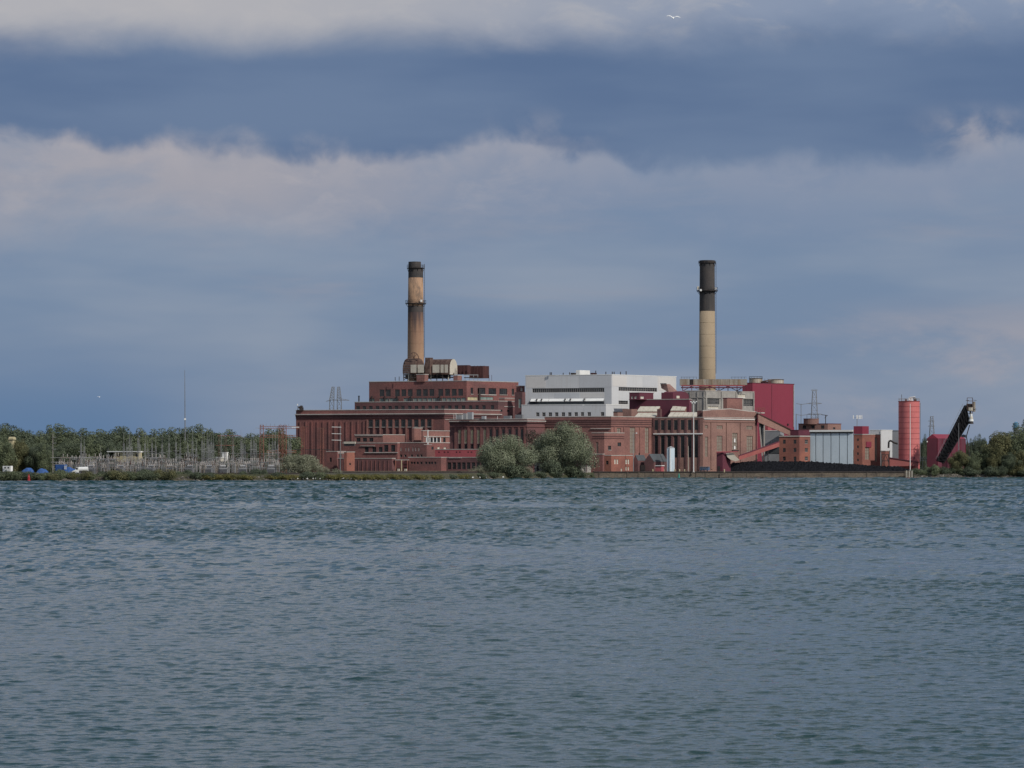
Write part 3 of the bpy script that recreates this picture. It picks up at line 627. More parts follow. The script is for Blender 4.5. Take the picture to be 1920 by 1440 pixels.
t = Bld('roof_hut', 'low brick hut right of the barrel duct', 850, 858, 866, 704.5, 1708, 'brick_pale', zb=ZZ(714, 1708), cat='hut'); t.done()

# chimneys
def ring_gallery(root, cx, d, y, rpx, rin, fl=1.0, mat='black_steel', brackets=10, rail=5.5):
    s = d / F; c = (XX(cx, d), d); z = ZZ(y, d)
    MB().lathe(c, [(rin, z - 0.25), (rpx * s, z - 0.25), (rpx * s, z + 0.1), (rin, z + 0.1)], 28, False).build('gallery', MT[mat], root)
    g = MB()
    for i in range(brackets):
        a = 2 * math.pi * i / brackets; o = Vector((math.cos(a), math.sin(a), 0)); p = Vector((c[0], c[1], z))
        g.tube(p + o * rpx * s * 0.97, p + o * rin * 0.98 + Vector((0, 0, -2.2)), 0.18); g.tube(p + o * rpx * s * 0.98, p + o * rpx * s * 0.98 + Vector((0, 0, rail * s)), 0.09)
    g.build('brackets', MT[mat], root)
    for k in (0.5, 1.0):
        g = MB(); n = 28
        for i in range(n):
            a, b = 2 * math.pi * i / n, 2 * math.pi * (i + 1) / n; r = rpx * s * 0.98
            g.tube((c[0] + r * math.cos(a), c[1] + r * math.sin(a), z + rail * s * k), (c[0] + r * math.cos(b), c[1] + r * math.sin(b), z + rail * s * k), 0.09, cap=False)
        g.build('railing', MT[mat], root)
def ladder(root, cx, d, y0, y1, r0, ang, mat='black_steel'):
    c = Vector((XX(cx, d), d, 0)); o = Vector((math.cos(ang), math.sin(ang), 0)); tt = Vector((-o.y, o.x, 0)); m = MB(); z0, z1 = ZZ(y1, d), ZZ(y0, d)
    p = c + o * (r0 + 0.5)
    for s in (-0.3, 0.3): m.tube(p + tt * s + Vector((0, 0, z0)), p + tt * s + Vector((0, 0, z1)), 0.07)
    k = z0
    while k < z1: m.tube(p + tt * 0.3 + Vector((0, 0, k)), p - tt * 0.3 + Vector((0, 0, k)), 0.05, cap=False); m.tube(p + Vector((0, 0, k)), c + o * r0 + Vector((0, 0, k)), 0.05, cap=False); k += 1.5
    m.build('ladder', MT[mat], root)
D1 = 1728.0; S = D1 / F; c1 = (XX(779.5, D1), D1)
t = thing('brick_chimney', 'left chimney with soot-stained tan shaft, dark top and two galleries', 'chimney', (c1[0], c1[1], G))
MT['stack_sooty'] = sooty('stack_sooty', ZZ(573, D1), ZZ(650, D1))
MB().lathe(c1, [(15.9 * S, G), (15.6 * S, ZZ(690, D1)), (14.6 * S, ZZ(567, D1)), (14.1 * S, ZZ(521, D1))], 40).build('shaft', MT['stack_sooty'], t, True)
MB().lathe(c1, [(14.0 * S, ZZ(521, D1) + 0.002), (13.8 * S, ZZ(504, D1)), (14.1 * S, ZZ(504, D1)), (14.1 * S, ZZ(502, D1))], 40).build('black_band', MT['stack_black'], t)
MB().lathe((c1[0] - 0.6, c1[1]), [(11.9 * S, ZZ(502, D1) - 0.01), (11.7 * S, ZZ(491, D1)), (9.5 * S, ZZ(491, D1)), (9.5 * S, ZZ(495, D1))], 32).build('flue_liner', MT['stack_black'], t)
MB().lathe(c1, [(14.75 * S, ZZ(574, D1)), (14.75 * S, ZZ(587, D1))][::-1], 40, False).build('patched_collar', MT['stack_black'], t)
for y in (600, 622, 644): 
    MB().lathe(c1, [(np.interp(y, [567, 690], [14.6, 15.6]) * S + 0.01, ZZ(y + 0.7, D1)), (np.interp(y, [567, 690], [14.6, 15.6]) * S + 0.05, ZZ(y, D1))], 40, False).build('hoop', MT['stack_sooty'], t)
ring_gallery(t, 779.5, D1, 502.5, 16.5, 13.9 * S); ring_gallery(t, 779.5, D1, 569, 19.5, 14.4 * S)
ladder(t, 779.5, D1, 495, 670, 15.1 * S, R(-8))
MB().box(PT(790, 564, D1 - 4.9), (1.2, 0.6, 1.3)).build('floodlight', MT['white'], t)
D2 = 1702.0; S = D2 / F; c2 = (XX(1326, D2), D2)
t = thing('concrete_chimney', 'right chimney with clean tan shaft and long black upper third', 'chimney', (c2[0], c2[1], G))
MB().lathe(c2, [(16.6 * S, G), (15.8 * S, ZZ(715, D2)), (14.6 * S, ZZ(583, D2))], 40).build('shaft', MT['stack_pale'], t, True)
MB().lathe(c2, [(14.62 * S, ZZ(583.6, D2)), (14.0 * S, ZZ(494, D2)), (14.5 * S, ZZ(494, D2)), (14.5 * S, ZZ(488.5, D2)), (12 * S, ZZ(488.5, D2)), (12 * S, ZZ(493, D2))], 40).build('black_top', MT['stack_black'], t, False)
for y in (605, 627, 649, 671, 693): MB().lathe(c2, [(np.interp(y, [583, 715], [14.6, 15.8]) * S + 0.01, ZZ(y + 0.6, D2)), (np.interp(y, [583, 715], [14.6, 15.8]) * S + 0.05, ZZ(y, D2))], 40, False).build('lift_joint', MT['stack_pale'], t)
ring_gallery(t, 1326, D2, 492.5, 16.5, 14.1 * S, rail=3); ring_gallery(t, 1326, D2, 545, 20, 14.4 * S, rail=6)
ladder(t, 1326, D2, 493, 700, 15.2 * S, R(-15))
for x, y, dd in ((1309, 540, -3), (1314, 544, -5.4), (1342, 541, -2.5)): MB().box(PT(x, y, D2 + dd), (1.1, 0.5, 1.9 if x == 1309 else 1.1)).build('floodlight', MT['white' if x != 1309 else 'cream'], t)

# hall with tall narrow windows
E = Bld('screen_hall', 'dark brick hall with tall narrow boarded windows and bright pale cornice', 843, 988, 1021, 786, 1590, 'brick_dark')
for i, x in enumerate((859, 870.7, 882.5, 894.5, 906.3)): E.win('front', x, x + 4.6, 805, 831.5, style='cream', nv=0, nh=3); E.win('front', x, x + 4.6, 832.5, 841, nv=1, nh=1)
for x in (917.5, 929.3, 941, 953, 966, 976): E.win('front', x, x + 4.6, 805, 841, style='dark', nv=1, nh=6)
for x in (854, 867, 878.7, 890.5, 902.3, 914.2, 925.8, 937.5, 949.3, 961.6, 973.2, 984): E.pier('front', x, 3.2, 801, 846, 0.45, 'brick')
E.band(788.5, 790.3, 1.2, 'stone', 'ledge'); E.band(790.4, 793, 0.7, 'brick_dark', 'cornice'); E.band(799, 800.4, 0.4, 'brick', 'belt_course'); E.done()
for x0, x1, x2, y, m in ((855, 866, 869, 778, 'pale_steel'), (868, 874, 877, 775, 'pale_steel'), (876, 885, 888, 773, 'grey_clad'), (903, 909, 912, 780, 'grey_clad'), (944, 957, 960, 779.5, 'steel'), (966, 979, 982, 777.5, 'steel')):
    block(E.root, 'roof_plant', x0, x1, x2, y, 786.2, 1597, m)
for x, y in ((851, 777), (855, 774.5), (887, 773), (933, 780)): MB().tube(PT(x, 786, 1594), PT(x, y, 1594), 0.12).build('roof_post', MT['white'], E.root)
FF = Bld('control_hall', 'brick hall with stepped belt courses and one broad sunlit side behind the willows', 1021, 1146, 1225, 781.5, 1590, 'brick_pale')
for y in (786.5, 790, 794, 798.5): FF.band(y, y + 1.3, 0.3, 'brick_dark', 'belt_course')
FF.strip('front', 1108, 1145, 803, 804.3, 0.7, 'stone', 'ledge')
FF.win('side', 1181, 1191, 801, 850, style='infill', nv=2, nh=6); FF.win('side', 1209.5, 1216.5, 801, 850, style='infill', nv=1, nh=6); FF.win('side', 1157, 1164, 802, 812, style='infill', nv=1, nh=1)
for x in (1152, 1170, 1200, 1222): FF.pier('side', x, 3.0, 800, 880, 0.35, 'brick_pale')
for x in (1030, 1042, 1054, 1066, 1078, 1090): FF.win('front', x, x + 5, 812, 850, nv=1, nh=6)
FF.done()
F2 = Bld('brick_annex', 'square brick annex with two small dark windows right of the tall willow', 1110, 1133, 1170, 812, 1578, 'brick_pale')
F2.win('side', 1140, 1146, 835.5, 843.5, nv=1, nh=1, sill=True); F2.win('side', 1158, 1164.5, 829.5, 836.5, nv=1, nh=1); F2.win('front', 1117, 1122, 829, 850, style='infill', nv=1, nh=3)
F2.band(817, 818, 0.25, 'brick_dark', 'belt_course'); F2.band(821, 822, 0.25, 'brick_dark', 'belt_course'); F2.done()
GH = Bld('gabled_brick_hall', 'brick hall with seven dark window bays and a broad sunlit gable wall', 1225, 1318, 1420, 783, 1603, 'brick_tan')
for x in (1226.8, 1239, 1251.2, 1263.5, 1276.2, 1289.6, 1302): GH.win('front', x, x + 6.6, 787, 806, nv=1, nh=3, sill=False); GH.win('front', x, x + 6.6, 816.5, 858, nv=1, nh=6)
for x in (1225.8, 1236.3, 1248.5, 1260.7, 1273.2, 1286.3, 1299, 1311): GH.pier('front', x, 3.2, 785, 881, 0.4, 'brick_dark')
GH.strip('front', 1225.5, 1317.5, 812.3, 814.2, 0.75, 'white', 'ledge'); GH.strip('side', 1319, 1414, 784.6, 786, 0.5, 'white', 'ledge')
for x0, x1, y0, y1 in ((1322, 1327.5, 797, 804), (1322, 1327.5, 819, 857), (1344, 1355, 797.5, 804.5), (1344, 1354.5, 817, 848), (1373, 1383, 811, 843), (1399.5, 1411, 797.5, 804.5), (1400, 1411.5, 817, 850)):
    GH.win('side', x0, x1, y0, y1, style='infill', nv=2 if x1 - x0 > 8 else 1, nh=max(1, int((y1 - y0) / 7)))
for x in (1334, 1363, 1389): GH.pier('side', x, 5.0, 792, 880, 0.4, 'brick_tan')
GH.strip('side', 1319, 1419, 789, 791, 0.3, 'brick_tan', 'belt_course'); GH.pier('side', 1417.3, 1.4, 784, 862, 0.5, 'maroon', 'downpipe')
GH.strip('side', 1372, 1384, 843.5, 845, 0.7, 'black_steel', 'window_ledge'); GH.strip('side', 1376.5, 1379, 822, 829, -0.3, 'white', 'white_pane'); GH.strip('side', 1376.5, 1379, 836, 842, -0.3, 'white', 'white_pane')  # two small plain white panes in the middle side window
GH.done()
P = GH.poly; a = Vector(P[1]); b = Vector(P[2]); mb = MB(); n = 6; z0 = GH.zt + 0.36
tops = [771, 768.5, 767.5, 766.3, 768, 770, 770.8]; inn = Vector((-(b - a).normalized().y, (b - a).normalized().x))
vs = []
for i in range(n + 1):
    p = a.lerp(b, i / n); q = p + inn * 0.9; zt = ZZ(tops[i], 1603); vs += [(p.x, p.y, z0), (q.x, q.y, z0), (q.x, q.y, zt), (p.x, p.y, zt)]
fs = [(4 * i + e, 4 * i + (e + 1) % 4, 4 * i + 4 + (e + 1) % 4, 4 * i + 4 + e) for i in range(n) for e in range(4)] + [(0, 1, 2, 3), (4 * n + 3, 4 * n + 2, 4 * n + 1, 4 * n)]
MB().add(vs, fs).build('gable_parapet', MT['brick_tan'], GH.root)
cp = MB()
for i in range(n):
    p = a.lerp(b, i / n) + inn * 0.45; q = a.lerp(b, (i + 1) / n) + inn * 0.45
    cp.tube((p.x, p.y, ZZ(tops[i], 1603) + 0.2), (q.x, q.y, ZZ(tops[i + 1], 1603) + 0.2), 0.4)
cp.build('parapet_coping', MT['stone'], GH.root)
block(GH.root, 'corner_turret', 1232, 1238, 1241, 767, 783.2, 1613, 'brick_dark'); block(GH.root, 'corner_turret', 1307, 1315, 1318, 770, 783.2, 1606, 'brick_dark')
# roof monitors with pale sloping glazing
def monitor(x0, x1, y0, y1, d, skew, label):
    t = thing('roof_skylight', label, 'skylight', PT((x0 + x1) / 2, y1, d)); run = 5.0
    a0, a1 = PT(x0, y1, d), PT(x1, y1, d - 1.5); b0, b1 = PT(x0 + skew, y0, d), PT(x1 + skew, y0, d - 1.5); off = Vector((0.6, run, 0)); b0 = b0 + off; b1 = b1 + off
    b0.z = ZZ(y0, d + run); b1.z = ZZ(y0, d + run); dn = Vector((0, 0, -0.4))
    n = max(3, int((x1 - x0) / 8))
    for i in range(n):
        f0, f1 = (i + 0.04) / n, (i + 0.96) / n; q = [a0.lerp(a1, f0), a0.lerp(a1, f1), b0.lerp(b1, f1), b0.lerp(b1, f0)]
        MB().add(q + [v + dn for v in q], [(0, 1, 2, 3), (7, 6, 5, 4), (0, 4, 5, 1), (1, 5, 6, 2), (2, 6, 7, 3), (3, 7, 4, 0)]).build('glazing_panel', MT['cream'], t)
    lo = dn * 1.2; q = [a0 + lo, a1 + lo, b1 + lo, b0 + lo]; base = [Vector((v.x, v.y, ZZ(784, d))) for v in q]
    MB().add(q + base, [(0, 1, 2, 3), (0, 4, 5, 1), (1, 5, 6, 2), (2, 6, 7, 3), (3, 7, 4, 0)]).build('curb', MT['brick_tan'], t)
monitor(1194, 1232, 762, 770.5, 1634, 5, 'upper pale sloping skylight left of the brick turret'); monitor(1190, 1229, 774, 781, 1616, 5, 'lower pale sloping skylight left of the brick turret')
monitor(1257, 1284, 761.5, 769, 1634, 3, 'upper pale sloping skylight right of the brick turret'); monitor(1252, 1306, 773, 780.5, 1620, 4, 'lower long pale skylight beside the gable parapet')
t = Bld('roof_hut', 'brown hut on the roof edge left of the pale skylights', 1167, 1184, 1195, 767, 1622, 'brick_tan', zb=ZZ(783, 1622), coping=None, cat='hut'); t.done()
t = Bld('roof_hut', 'small peaked hut with dark eaves near the white building corner', 1150, 1158, 1168, 773, 1612, 'brick_tan', zb=ZZ(783, 1612), coping='black_steel', cat='hut'); t.done()

# white building
J = Bld('white_boiler_building', 'large white clad building between the two chimneys with long window strips', 985, 1147, 1268, 703, 1665, 'white_clad', coping='white')
J.win('front', 998, 1133, 726.8, 735, style='pale', nv=34, nh=0); J.win('side', 1160, 1232, 725, 732.5, style='pale', nv=16, nh=1); J.win('side', 1160, 1177.5, 751, 757.5, style='pale', nv=4, nh=1)
J.strip('front', 994, 1133, 752.2, 761, 1.5, 'glass', 'lean_to_glazing')
for i in range(4):
    x0, x1 = 996 + 34.4 * i, 996 + 34.4 * (i + 1) - 0.8; a0, a1 = J.at('front', J.u('front', x0), J.z(746.8), 0.02), J.at('front', J.u('front', x1), J.z(746.8), 0.02); b0, b1 = J.at('front', J.u('front', x0), J.z(752.2) + 0.25, 2.0), J.at('front', J.u('front', x1), J.z(752.2) + 0.25, 2.0); dn = Vector((0, 0, -0.2))
    MB().add([b0, b1, a1, a0, b0 + dn, b1 + dn, a1 + dn, a0 + dn], [(0, 1, 2, 3), (7, 6, 5, 4), (0, 4, 5, 1), (1, 5, 6, 2), (2, 6, 7, 3), (3, 7, 4, 0)]).build('lean_to_roof', MT['white'], J.root)

for x in (1008, 1017, 1061, 1071, 1097): J.pier('front', x, 1.6, 747, 753, 2.05, 'black_steel', 'bracket')
for x0, x1, y0, y1, m_ in ((1086.5, 1146, 704.5, 726, 'grey_white'), (1134.5, 1146, 726.4, 758, 'grey_white'), (1040, 1086, 736, 745.5, 'grey_white'), (986.5, 1023, 704.5, 726, 'warm_white'), (1088, 1133, 736, 745.5, 'warm_white')): J.strip('front', x0, x1, y0, y1, 0.07, m_, 'cladding_panel')
for x0, x1, y0, y1, m_ in ((1148.5, 1175, 704.5, 724, 'warm_white'), (1234, 1267, 704.5, 730, 'warm_white'), (1205, 1232, 704.5, 724, 'grey_white')): J.strip('side', x0, x1, y0, y1, 0.07, m_, 'cladding_panel')
J.done()
pr = J.root
block(pr, 'penthouse', 1080, 1087, 1106, 694, 703, 1675, 'white'); block(pr, 'fan_housing', 1070, 1077, 1080, 699, 703, 1675, 'black_steel'); block(pr, 'fan_housing', 1107, 1113, 1119, 699, 703, 1676, 'rust_dark')
for x, h in ((1031.5, 5), (1034, 5), (1056, 4), (1068, 5), (1136, 6), (1148, 6), (1151.5, 6), (1163.5, 6), (1174, 7), (1117, 8)): pole(pr, 'vent_pipe', x, 703 - h, 703, 1676, 0.25, 'black_steel')
J2 = Bld('white_annex', 'lower white storey with a row of small windows below the white building', 978, 1136, 1181, 759, 1645, 'white_clad', coping='white')
for x in (1005, 1016.5, 1028.5, 1040.5, 1053, 1065, 1077, 1089, 1101.5, 1126.5): J2.win('front', x, x + 6.4, 772.5, 780, style='pale', nv=1, nh=1)
J2.done()
t = thing('lamp_post', 'thin lamp post standing before the white annex', 'lamp post', PT(1095, 783, 1612)); pole(t, 'pole', 1095, 760, 783, 1612, 0.10, 'pale_steel'); MB().box(PT(1094, 759.6, 1612), (1.0, 0.3, 0.2)).build('lamp_head', MT['white'], t)
# dark red roof houses
K = Bld('conveyor_house', 'long dark red house on the roof before the white building', 1180, 1292, 1297, 749, 1636, 'maroon', zb=ZZ(783, 1636), coping='stone'); K.done()
K2 = Bld('conveyor_cabin', 'small dark red cabin on the left end of the dark red roof house', 1180, 1199, 1225, 737, 1640, 'maroon', zb=ZZ(749, 1640) + 0.4, coping='maroon')
K2.win('front', 1183.5, 1187, 742.5, 747.5, style='white', nv=0, nh=0); K2.win('front', 1190, 1194, 742.5, 747.5, style='white', nv=0, nh=0); K2.win('side', 1201, 1207.5, 742.5, 747.5, style='white', nv=1, nh=0); K2.done()
t = thing('arched_cabin', 'dark red cabin with rounded roof beside the sloping gallery', 'cabin', PT(1262, 749, 1640))
block(t, 'wall', 1240, 1262, 1270, 736, 748.5, 1640, 'maroon'); vault(t, 1240, 1262, 1291, 733, 748.5, 1641, 'arched_roof', 'maroon', 0.55)
MB().box(PT(1271, 744.5, 1639), (2.4, 0.3, 1.4), R(45)).build('window', MT['cream'], t)
t = thing('sloping_gallery', 'short red-brown sloping gallery leaning on the white building', 'conveyor gallery', PT(1262, 735, 1646))
mb = MB(); q = [PT(1238.5, 720, 1654), PT(1250, 720, 1650), PT(1266, 735, 1644), PT(1254, 736, 1644), PT(1240, 728, 1652)]
mb.add(q + [v + Vector((2, 4, 0)) for v in q], [(0, 1, 2, 3, 4), (9, 8, 7, 6, 5)] + [(i, 5 + i, 5 + (i + 1) % 5, (i + 1) % 5) for i in range(5)]); mb.build('casing', MT['brick_tan'], t)
MB().tube(PT(1238.5, 719.5, 1653.5), PT(1250, 719.5, 1649), 0.4).build('fascia', MT['stone'], t)

# concrete frame, flue and tanks by the right chimney
Mb = Bld('concrete_block_house', 'grey concrete and block house with gridded panels below the right chimney', 1283, 1322, 1414, 733, 1648, 'concrete', zb=ZZ(783, 1648), coping='stone')
Mb.win('side', 1326, 1349, 747, 758, style='pale', nv=5, nh=3); Mb.win('side', 1394, 1412, 747, 760, style='pale', nv=5, nh=3); Mb.win('side', 1327, 1348, 761, 766, style='white', nv=2, nh=0); Mb.win('side', 1384, 1398, 737, 744, style='white', nv=1, nh=0)
for x in (1323.5, 1352.5, 1380, 1412.5): Mb.pier('side', x, 2.4, 734, 768, 0.5, 'concrete', 'column')
for x in (1294, 1308, 1320): Mb.pier('front', x, 2, 734, 775, 0.4, 'concrete', 'column')
Mb.band(745, 746, 0.4, 'concrete', 'floor_edge'); Mb.done()
t = Bld('roof_hut', 'red brick hut on the gable roof before the concrete block house', 1356, 1363, 1392, 747, 1628, 'brick_pale', zb=ZZ(770, 1628), coping='maroon', cat='hut'); t.done()
dm = 1668.0
t = thing('flue_duct', 'long rust-streaked cream flue duct on red trusses at the right chimney foot', 'duct', PT(1335, 733, dm))
for i, (x0, x1, y0) in enumerate(((1275, 1293, 710.5), (1300, 1317, 711), (1317.3, 1334, 711), (1334.3, 1351, 711), (1351.3, 1368, 711), (1368.3, 1384, 711), (1384.3, 1401, 711))):
    p = foot(x0, x1, None, dm - (x0 - 1275) * 0.03, 7); MB().prism(p, ZZ(722, dm), ZZ(y0, dm)).build('duct_section', MT['rusty_cream'], t)
block(t, 'expansion_joint', 1293.3, 1299.7, None, 711, 721.5, dm + 1, 'black_steel', 5)
for y, m in ((723.3, 'red_paint'), (726.8, 'maroon')): MB().tube(PT(1277, y, dm + 1), PT(1397, y, dm - 3), 0.45).build('chord', MT[m], t)
xs = [1280, 1297, 1314, 1331, 1348, 1365, 1382, 1396]
for i, x in enumerate(xs):
    MB().tube(PT(x, 733, dm), PT(x, 723, dm), 0.3).build('post', MT['maroon'], t)
    if i < len(xs) - 1:
        MB().tube(PT(x, 724 if i % 2 else 733, dm), PT(xs[i + 1], 733 if i % 2 else 724, dm), 0.28).build('brace', MT['steel' if i % 2 else 'maroon'], t)
for x in (1278, 1283, 1288, 1293, 1300, 1306, 1372, 1378, 1384, 1390, 1396): MB().tube(PT(x, 711, dm + 3), PT(x, 706.5, dm + 3), 0.09).build('rail_post', MT['black_steel'], t)
for x0, x1 in ((1276, 1306), (1370, 1400)): MB().tube(PT(x0, 707, dm + 3), PT(x1, 707, dm + 3), 0.10).build('handrail', MT['black_steel'], t)
Nn = Bld('red_clad_tower', 'tall plain crimson clad building right of the right chimney', 1392, 1411, 1489, 718.5, 1690, 'red_clad', coping='maroon')
Nn.pier('side', 1487.6, 1.6, 720, 800, 0.4, 'stone', 'corner_trim'); Nn.pier('side', 1447, 0.8, 720, 800, 0.15, 'maroon', 'seam'); Nn.done()
MB().box(Nn.at('side', Nn.u('side', 1477), Nn.z(795), 0.2), (1.0, 0.6, 1.0), R(45)).build('wall_lamp', MT['black_steel'], Nn.root)
for lab, xc, w, y in (('cream roof tank with dark railing left on the crimson building', 1417, 12.5, 709.5), ('wide low cream roof tank right on the crimson building', 1455, 14.5, 711.5)):
    dd = 1712; s = dd / F; c = (XX(xc, dd), dd); t = thing('roof_tank', lab, 'tank', (c[0], c[1], ZZ(719, dd)))
    MB().lathe(c, [(w * s, ZZ(719, dd)), (w * s, ZZ(y, dd)), (w * s * 0.5, ZZ(y - 0.8, dd))], 24).build('shell', MT['rusty_cream'], t)
    MB().lathe(c, [(w * s + 0.12, ZZ(y + 1.2, dd)), (w * s + 0.12, ZZ(y, dd))], 24, False).build('rim', MT['black_steel'], t)
    if xc < 1430:
        for i in range(14):
            a = 2 * math.pi * i / 14; MB().tube((c[0] + w * s * math.cos(a), c[1] + w * s * math.sin(a), ZZ(y, dd)), (c[0] + w * s * math.cos(a), c[1] + w * s * math.sin(a), ZZ(y - 3.6, dd)), 0.09).build('rail_post', MT['black_steel'], t)
        MB().lathe(c, [(w * s, ZZ(y - 3.6, dd)), (w * s, ZZ(y - 3.2, dd))], 24, False).build('handrail', MT['black_steel'], t)
t = thing('roof_platform', 'rusty pipework between the two cream tanks on the crimson building', 'pipework', PT(1434, 719, 1708))
block(t, 'deck', 1426, 1440, 1446, 715, 718.2, 1706, 'rust_dark'); MB().tube(PT(1430, 715, 1706), PT(1446, 712, 1708), 0.4).build('pipe', MT['rust'], t)
for x in (1428, 1434, 1440): MB().tube(PT(x, 715, 1705), PT(x, 710, 1705), 0.12).build('rail_post', MT['black_steel'], t)

# ------------------------------------------------------------------ right end of the plant
def gallery(root, name, p0, p1, w0, w1, wid, mat):       # inclined box between two centre points, vertical sizes w0, w1
    a = [p0 + Vector((0, -wid / 2, w0 / 2)), p0 + Vector((0, -wid / 2, -w0 / 2)), p0 + Vector((0, wid / 2, -w0 / 2)), p0 + Vector((0, wid / 2, w0 / 2))]
    b = [p1 + Vector((0, -wid / 2, w1 / 2)), p1 + Vector((0, -wid / 2, -w1 / 2)), p1 + Vector((0, wid / 2, -w1 / 2)), p1 + Vector((0, wid / 2, w1 / 2))]
    return MB().add(a + b, [(0, 1, 2, 3), (7, 6, 5, 4)] + [(i, 4 + i, 4 + (i + 1) % 4, (i + 1) % 4) for i in range(4)]).build(name, MT[mat], root)
t = thing('inclined_conveyor', 'brown roofed conveyor gallery sloping down right from the gable hall', 'conveyor', gy(1450, 1640))
gallery(t, 'casing', PT(1421, 784, 1634), PT(1481, 811, 1656), 4.6, 3.4, 4, 'brick_tan'); gallery(t, 'roof', PT(1420, 775.5, 1634), PT(1482, 805.2, 1656), 0.7, 0.7, 5, 'rust_dark')
for x0, y0, x1 in ((1424, 794, 1432), (1433, 797, 1433)): MB().tube(PT(x0, y0, 1637), Vector((XX(x1, 1637), 1637, G)), 0.5).build('leg', MT['concrete'], t)
MB().add([PT(1423, 794, 1638.5), PT(1434, 794, 1638.5), PT(1434, 848, 1638.5), PT(1431, 848, 1638.5), PT(1423, 794, 1639.5), PT(1434, 794, 1639.5), PT(1434, 848, 1639.5), PT(1431, 848, 1639.5)], [(3, 2, 1, 0), (4, 5, 6, 7), (0, 1, 5, 4), (1, 2, 6, 5), (2, 3, 7, 6), (3, 0, 4, 7)]).build('bent_panel', MT['slate'], t)
t = thing('roof_balcony', 'small orange railed balcony at the right corner of the gable roof', 'balcony', PT(1428, 775, 1640))
block(t, 'deck', 1416, 1422, 1434, 773, 775, 1634, 'stone')
for x in (1418, 1422, 1426, 1430, 1434): MB().tube(PT(x, 773.5, 1634), PT(x, 765, 1634), 0.14).build('rail_post', MT['rust_orange'], t)
for y in (765, 769): MB().tube(PT(1417, y, 1634), PT(1434, y, 1634), 0.14).build('rail', MT['rust_orange'], t)
t = Bld('grey_shed', 'grey metal shed with pale roof under the brown conveyor', 1434, 1463, 1470, 808, 1660, 'grey_clad', coping='white'); t.strip('front', 1435, 1463, 837, 850, 0.2, 'slate', 'doorway'); t.done()
t = Bld('red_hopper_house', 'small bright red house behind the brown conveyor leg', 1431, 1440, 1447, 797, 1672, 'red_paint', coping='stone'); t.done()
t = Bld('brick_office', 'three storey orange brick block with paired small windows above the coal', 1461, 1499, 1519, 818, 1640, 'brick_orange')
for y in (824.5, 840, 856): 
    for x in (1468, 1488): t.win('front', x, x + 5, y, y + 7.5, nv=1, nh=1)
    t.win('side', 1509, 1515, y, y + 7.5, style='pale', nv=2, nh=1)
t.band(817.6, 818.8, 0.35, 'stone', 'cornice'); t.done()
t = Bld('brick_roof_house', 'dark red low house on the roof left of the domed brick block', 1479, 1497, 1519, 807, 1664, 'maroon', coping='maroon', zb=ZZ(820, 1664)); t.done()
t = Bld('domed_brick_block', 'pale red brick block with round tower top behind the panelled bins', 1497, 1552, 1577, 795, 1685, 'brick_tan', coping='maroon')
for x in (1505, 1521, 1539): t.win('front', x, x + 6.5, 797.5, 804, nv=1, nh=1)
t.win('side', 1562, 1566, 801, 805, nv=0, nh=0); t.done()
s = 1690 / F; MB().lathe((XX(1521, 1690), 1690), [(14.3 * s, ZZ(795.5, 1690)), (14.3 * s, ZZ(785.5, 1690)), (14.9 * s, ZZ(785.5, 1690)), (14.9 * s, ZZ(784.8, 1690))], 24).build('round_tower', MT['brick_tan'], t.root)
for x in (1513, 1529, 1535): MB().tube(PT(x, 785, 1690), PT(x, 777, 1690), 0.12).build('railing_post', MT['black_steel'], t.root)
MB().tube(PT(1513, 777, 1690), PT(1536, 777, 1690), 0.12).build('railing', MT['black_steel'], t.root)
Q = Bld('panelled_bins', 'pale blue-grey panelled bin building with five dark seams', 1519, 1600, None, 811, 1642, 'grey_clad', deep=18, coping=None)
ed = [1519, 1529.9, 1543.6, 1558.4, 1574.2, 1589.1, 1600]
for i in range(6): Q.strip('front', ed[i] + 0.7, ed[i + 1] - 0.7, 812.5, 879, 0.55, 'panel_blue', 'bin_panel')
Q.strip('front', 1519, 1600, 806, 809.5, 1.6, 'white', 'roof_fascia', -18); Q.strip('front', 1519, 1600, 809.6, 812, 0.9, 'slate', 'gutter'); Q.done()
t = Bld('crimson_stair_tower', 'narrow brick and crimson tower with antenna right of the panelled bins', 1600.5, 1617, 1651, 815, 1640.5, 'brick_orange', coping='stone')
for y in (822, 835, 848, 860): t.win('front', 1607, 1610, y, y + 5, nv=0, nh=0)
t.win('side', 1622, 1630, 838, 862, style='infill', nv=1, nh=3); t.win('side', 1640, 1645, 820, 866, style='infill', nv=1, nh=6); t.strip('side', 1623.5, 1633, 828, 838.5, 0.35, 'red_clad', 'red_panel'); t.done()
tw = t.root
p = foot(1600.5, 1617, 1629, 1640.2); MB().prism(p, ZZ(814.9, 1640.5) + 0.4, ZZ(799, 1640.5)).build('upper_tower', MT['red_clad'], tw)
t = thing('cell_antenna', 'white panel antennas on a short mast over the crimson tower', 'antenna', PT(1608, 799, 1646))
pole(t, 'mast', 1607, 781, 799, 1646, 0.16, 'steel'); MB().tube(PT(1599, 783, 1646), PT(1617, 783, 1646), 0.1).build('crossarm', MT['steel'], t)
for x in (1600, 1606.5, 1608.5, 1611.5, 1613.3, 1616): MB().box(PT(x, 782, 1645.6), (0.42, 0.25, 2.1)).build('panel_antenna', MT['white'], t)
t = Bld('white_plant_block', 'white plant block with bright edge behind the crimson tower', 1630, 1652.5, 1673, 807, 1668, 'white_clad', coping='white'); t.pier('front', 1651.6, 1.8, 808, 846, 0.3, 'white', 'corner_trim'); t.done()
t = Bld('grey_plant_block', 'grey clad block between the white block and pink silo', 1673, 1690, 1694, 808, 1680, 'grey_clad', coping='steel'); t.done()
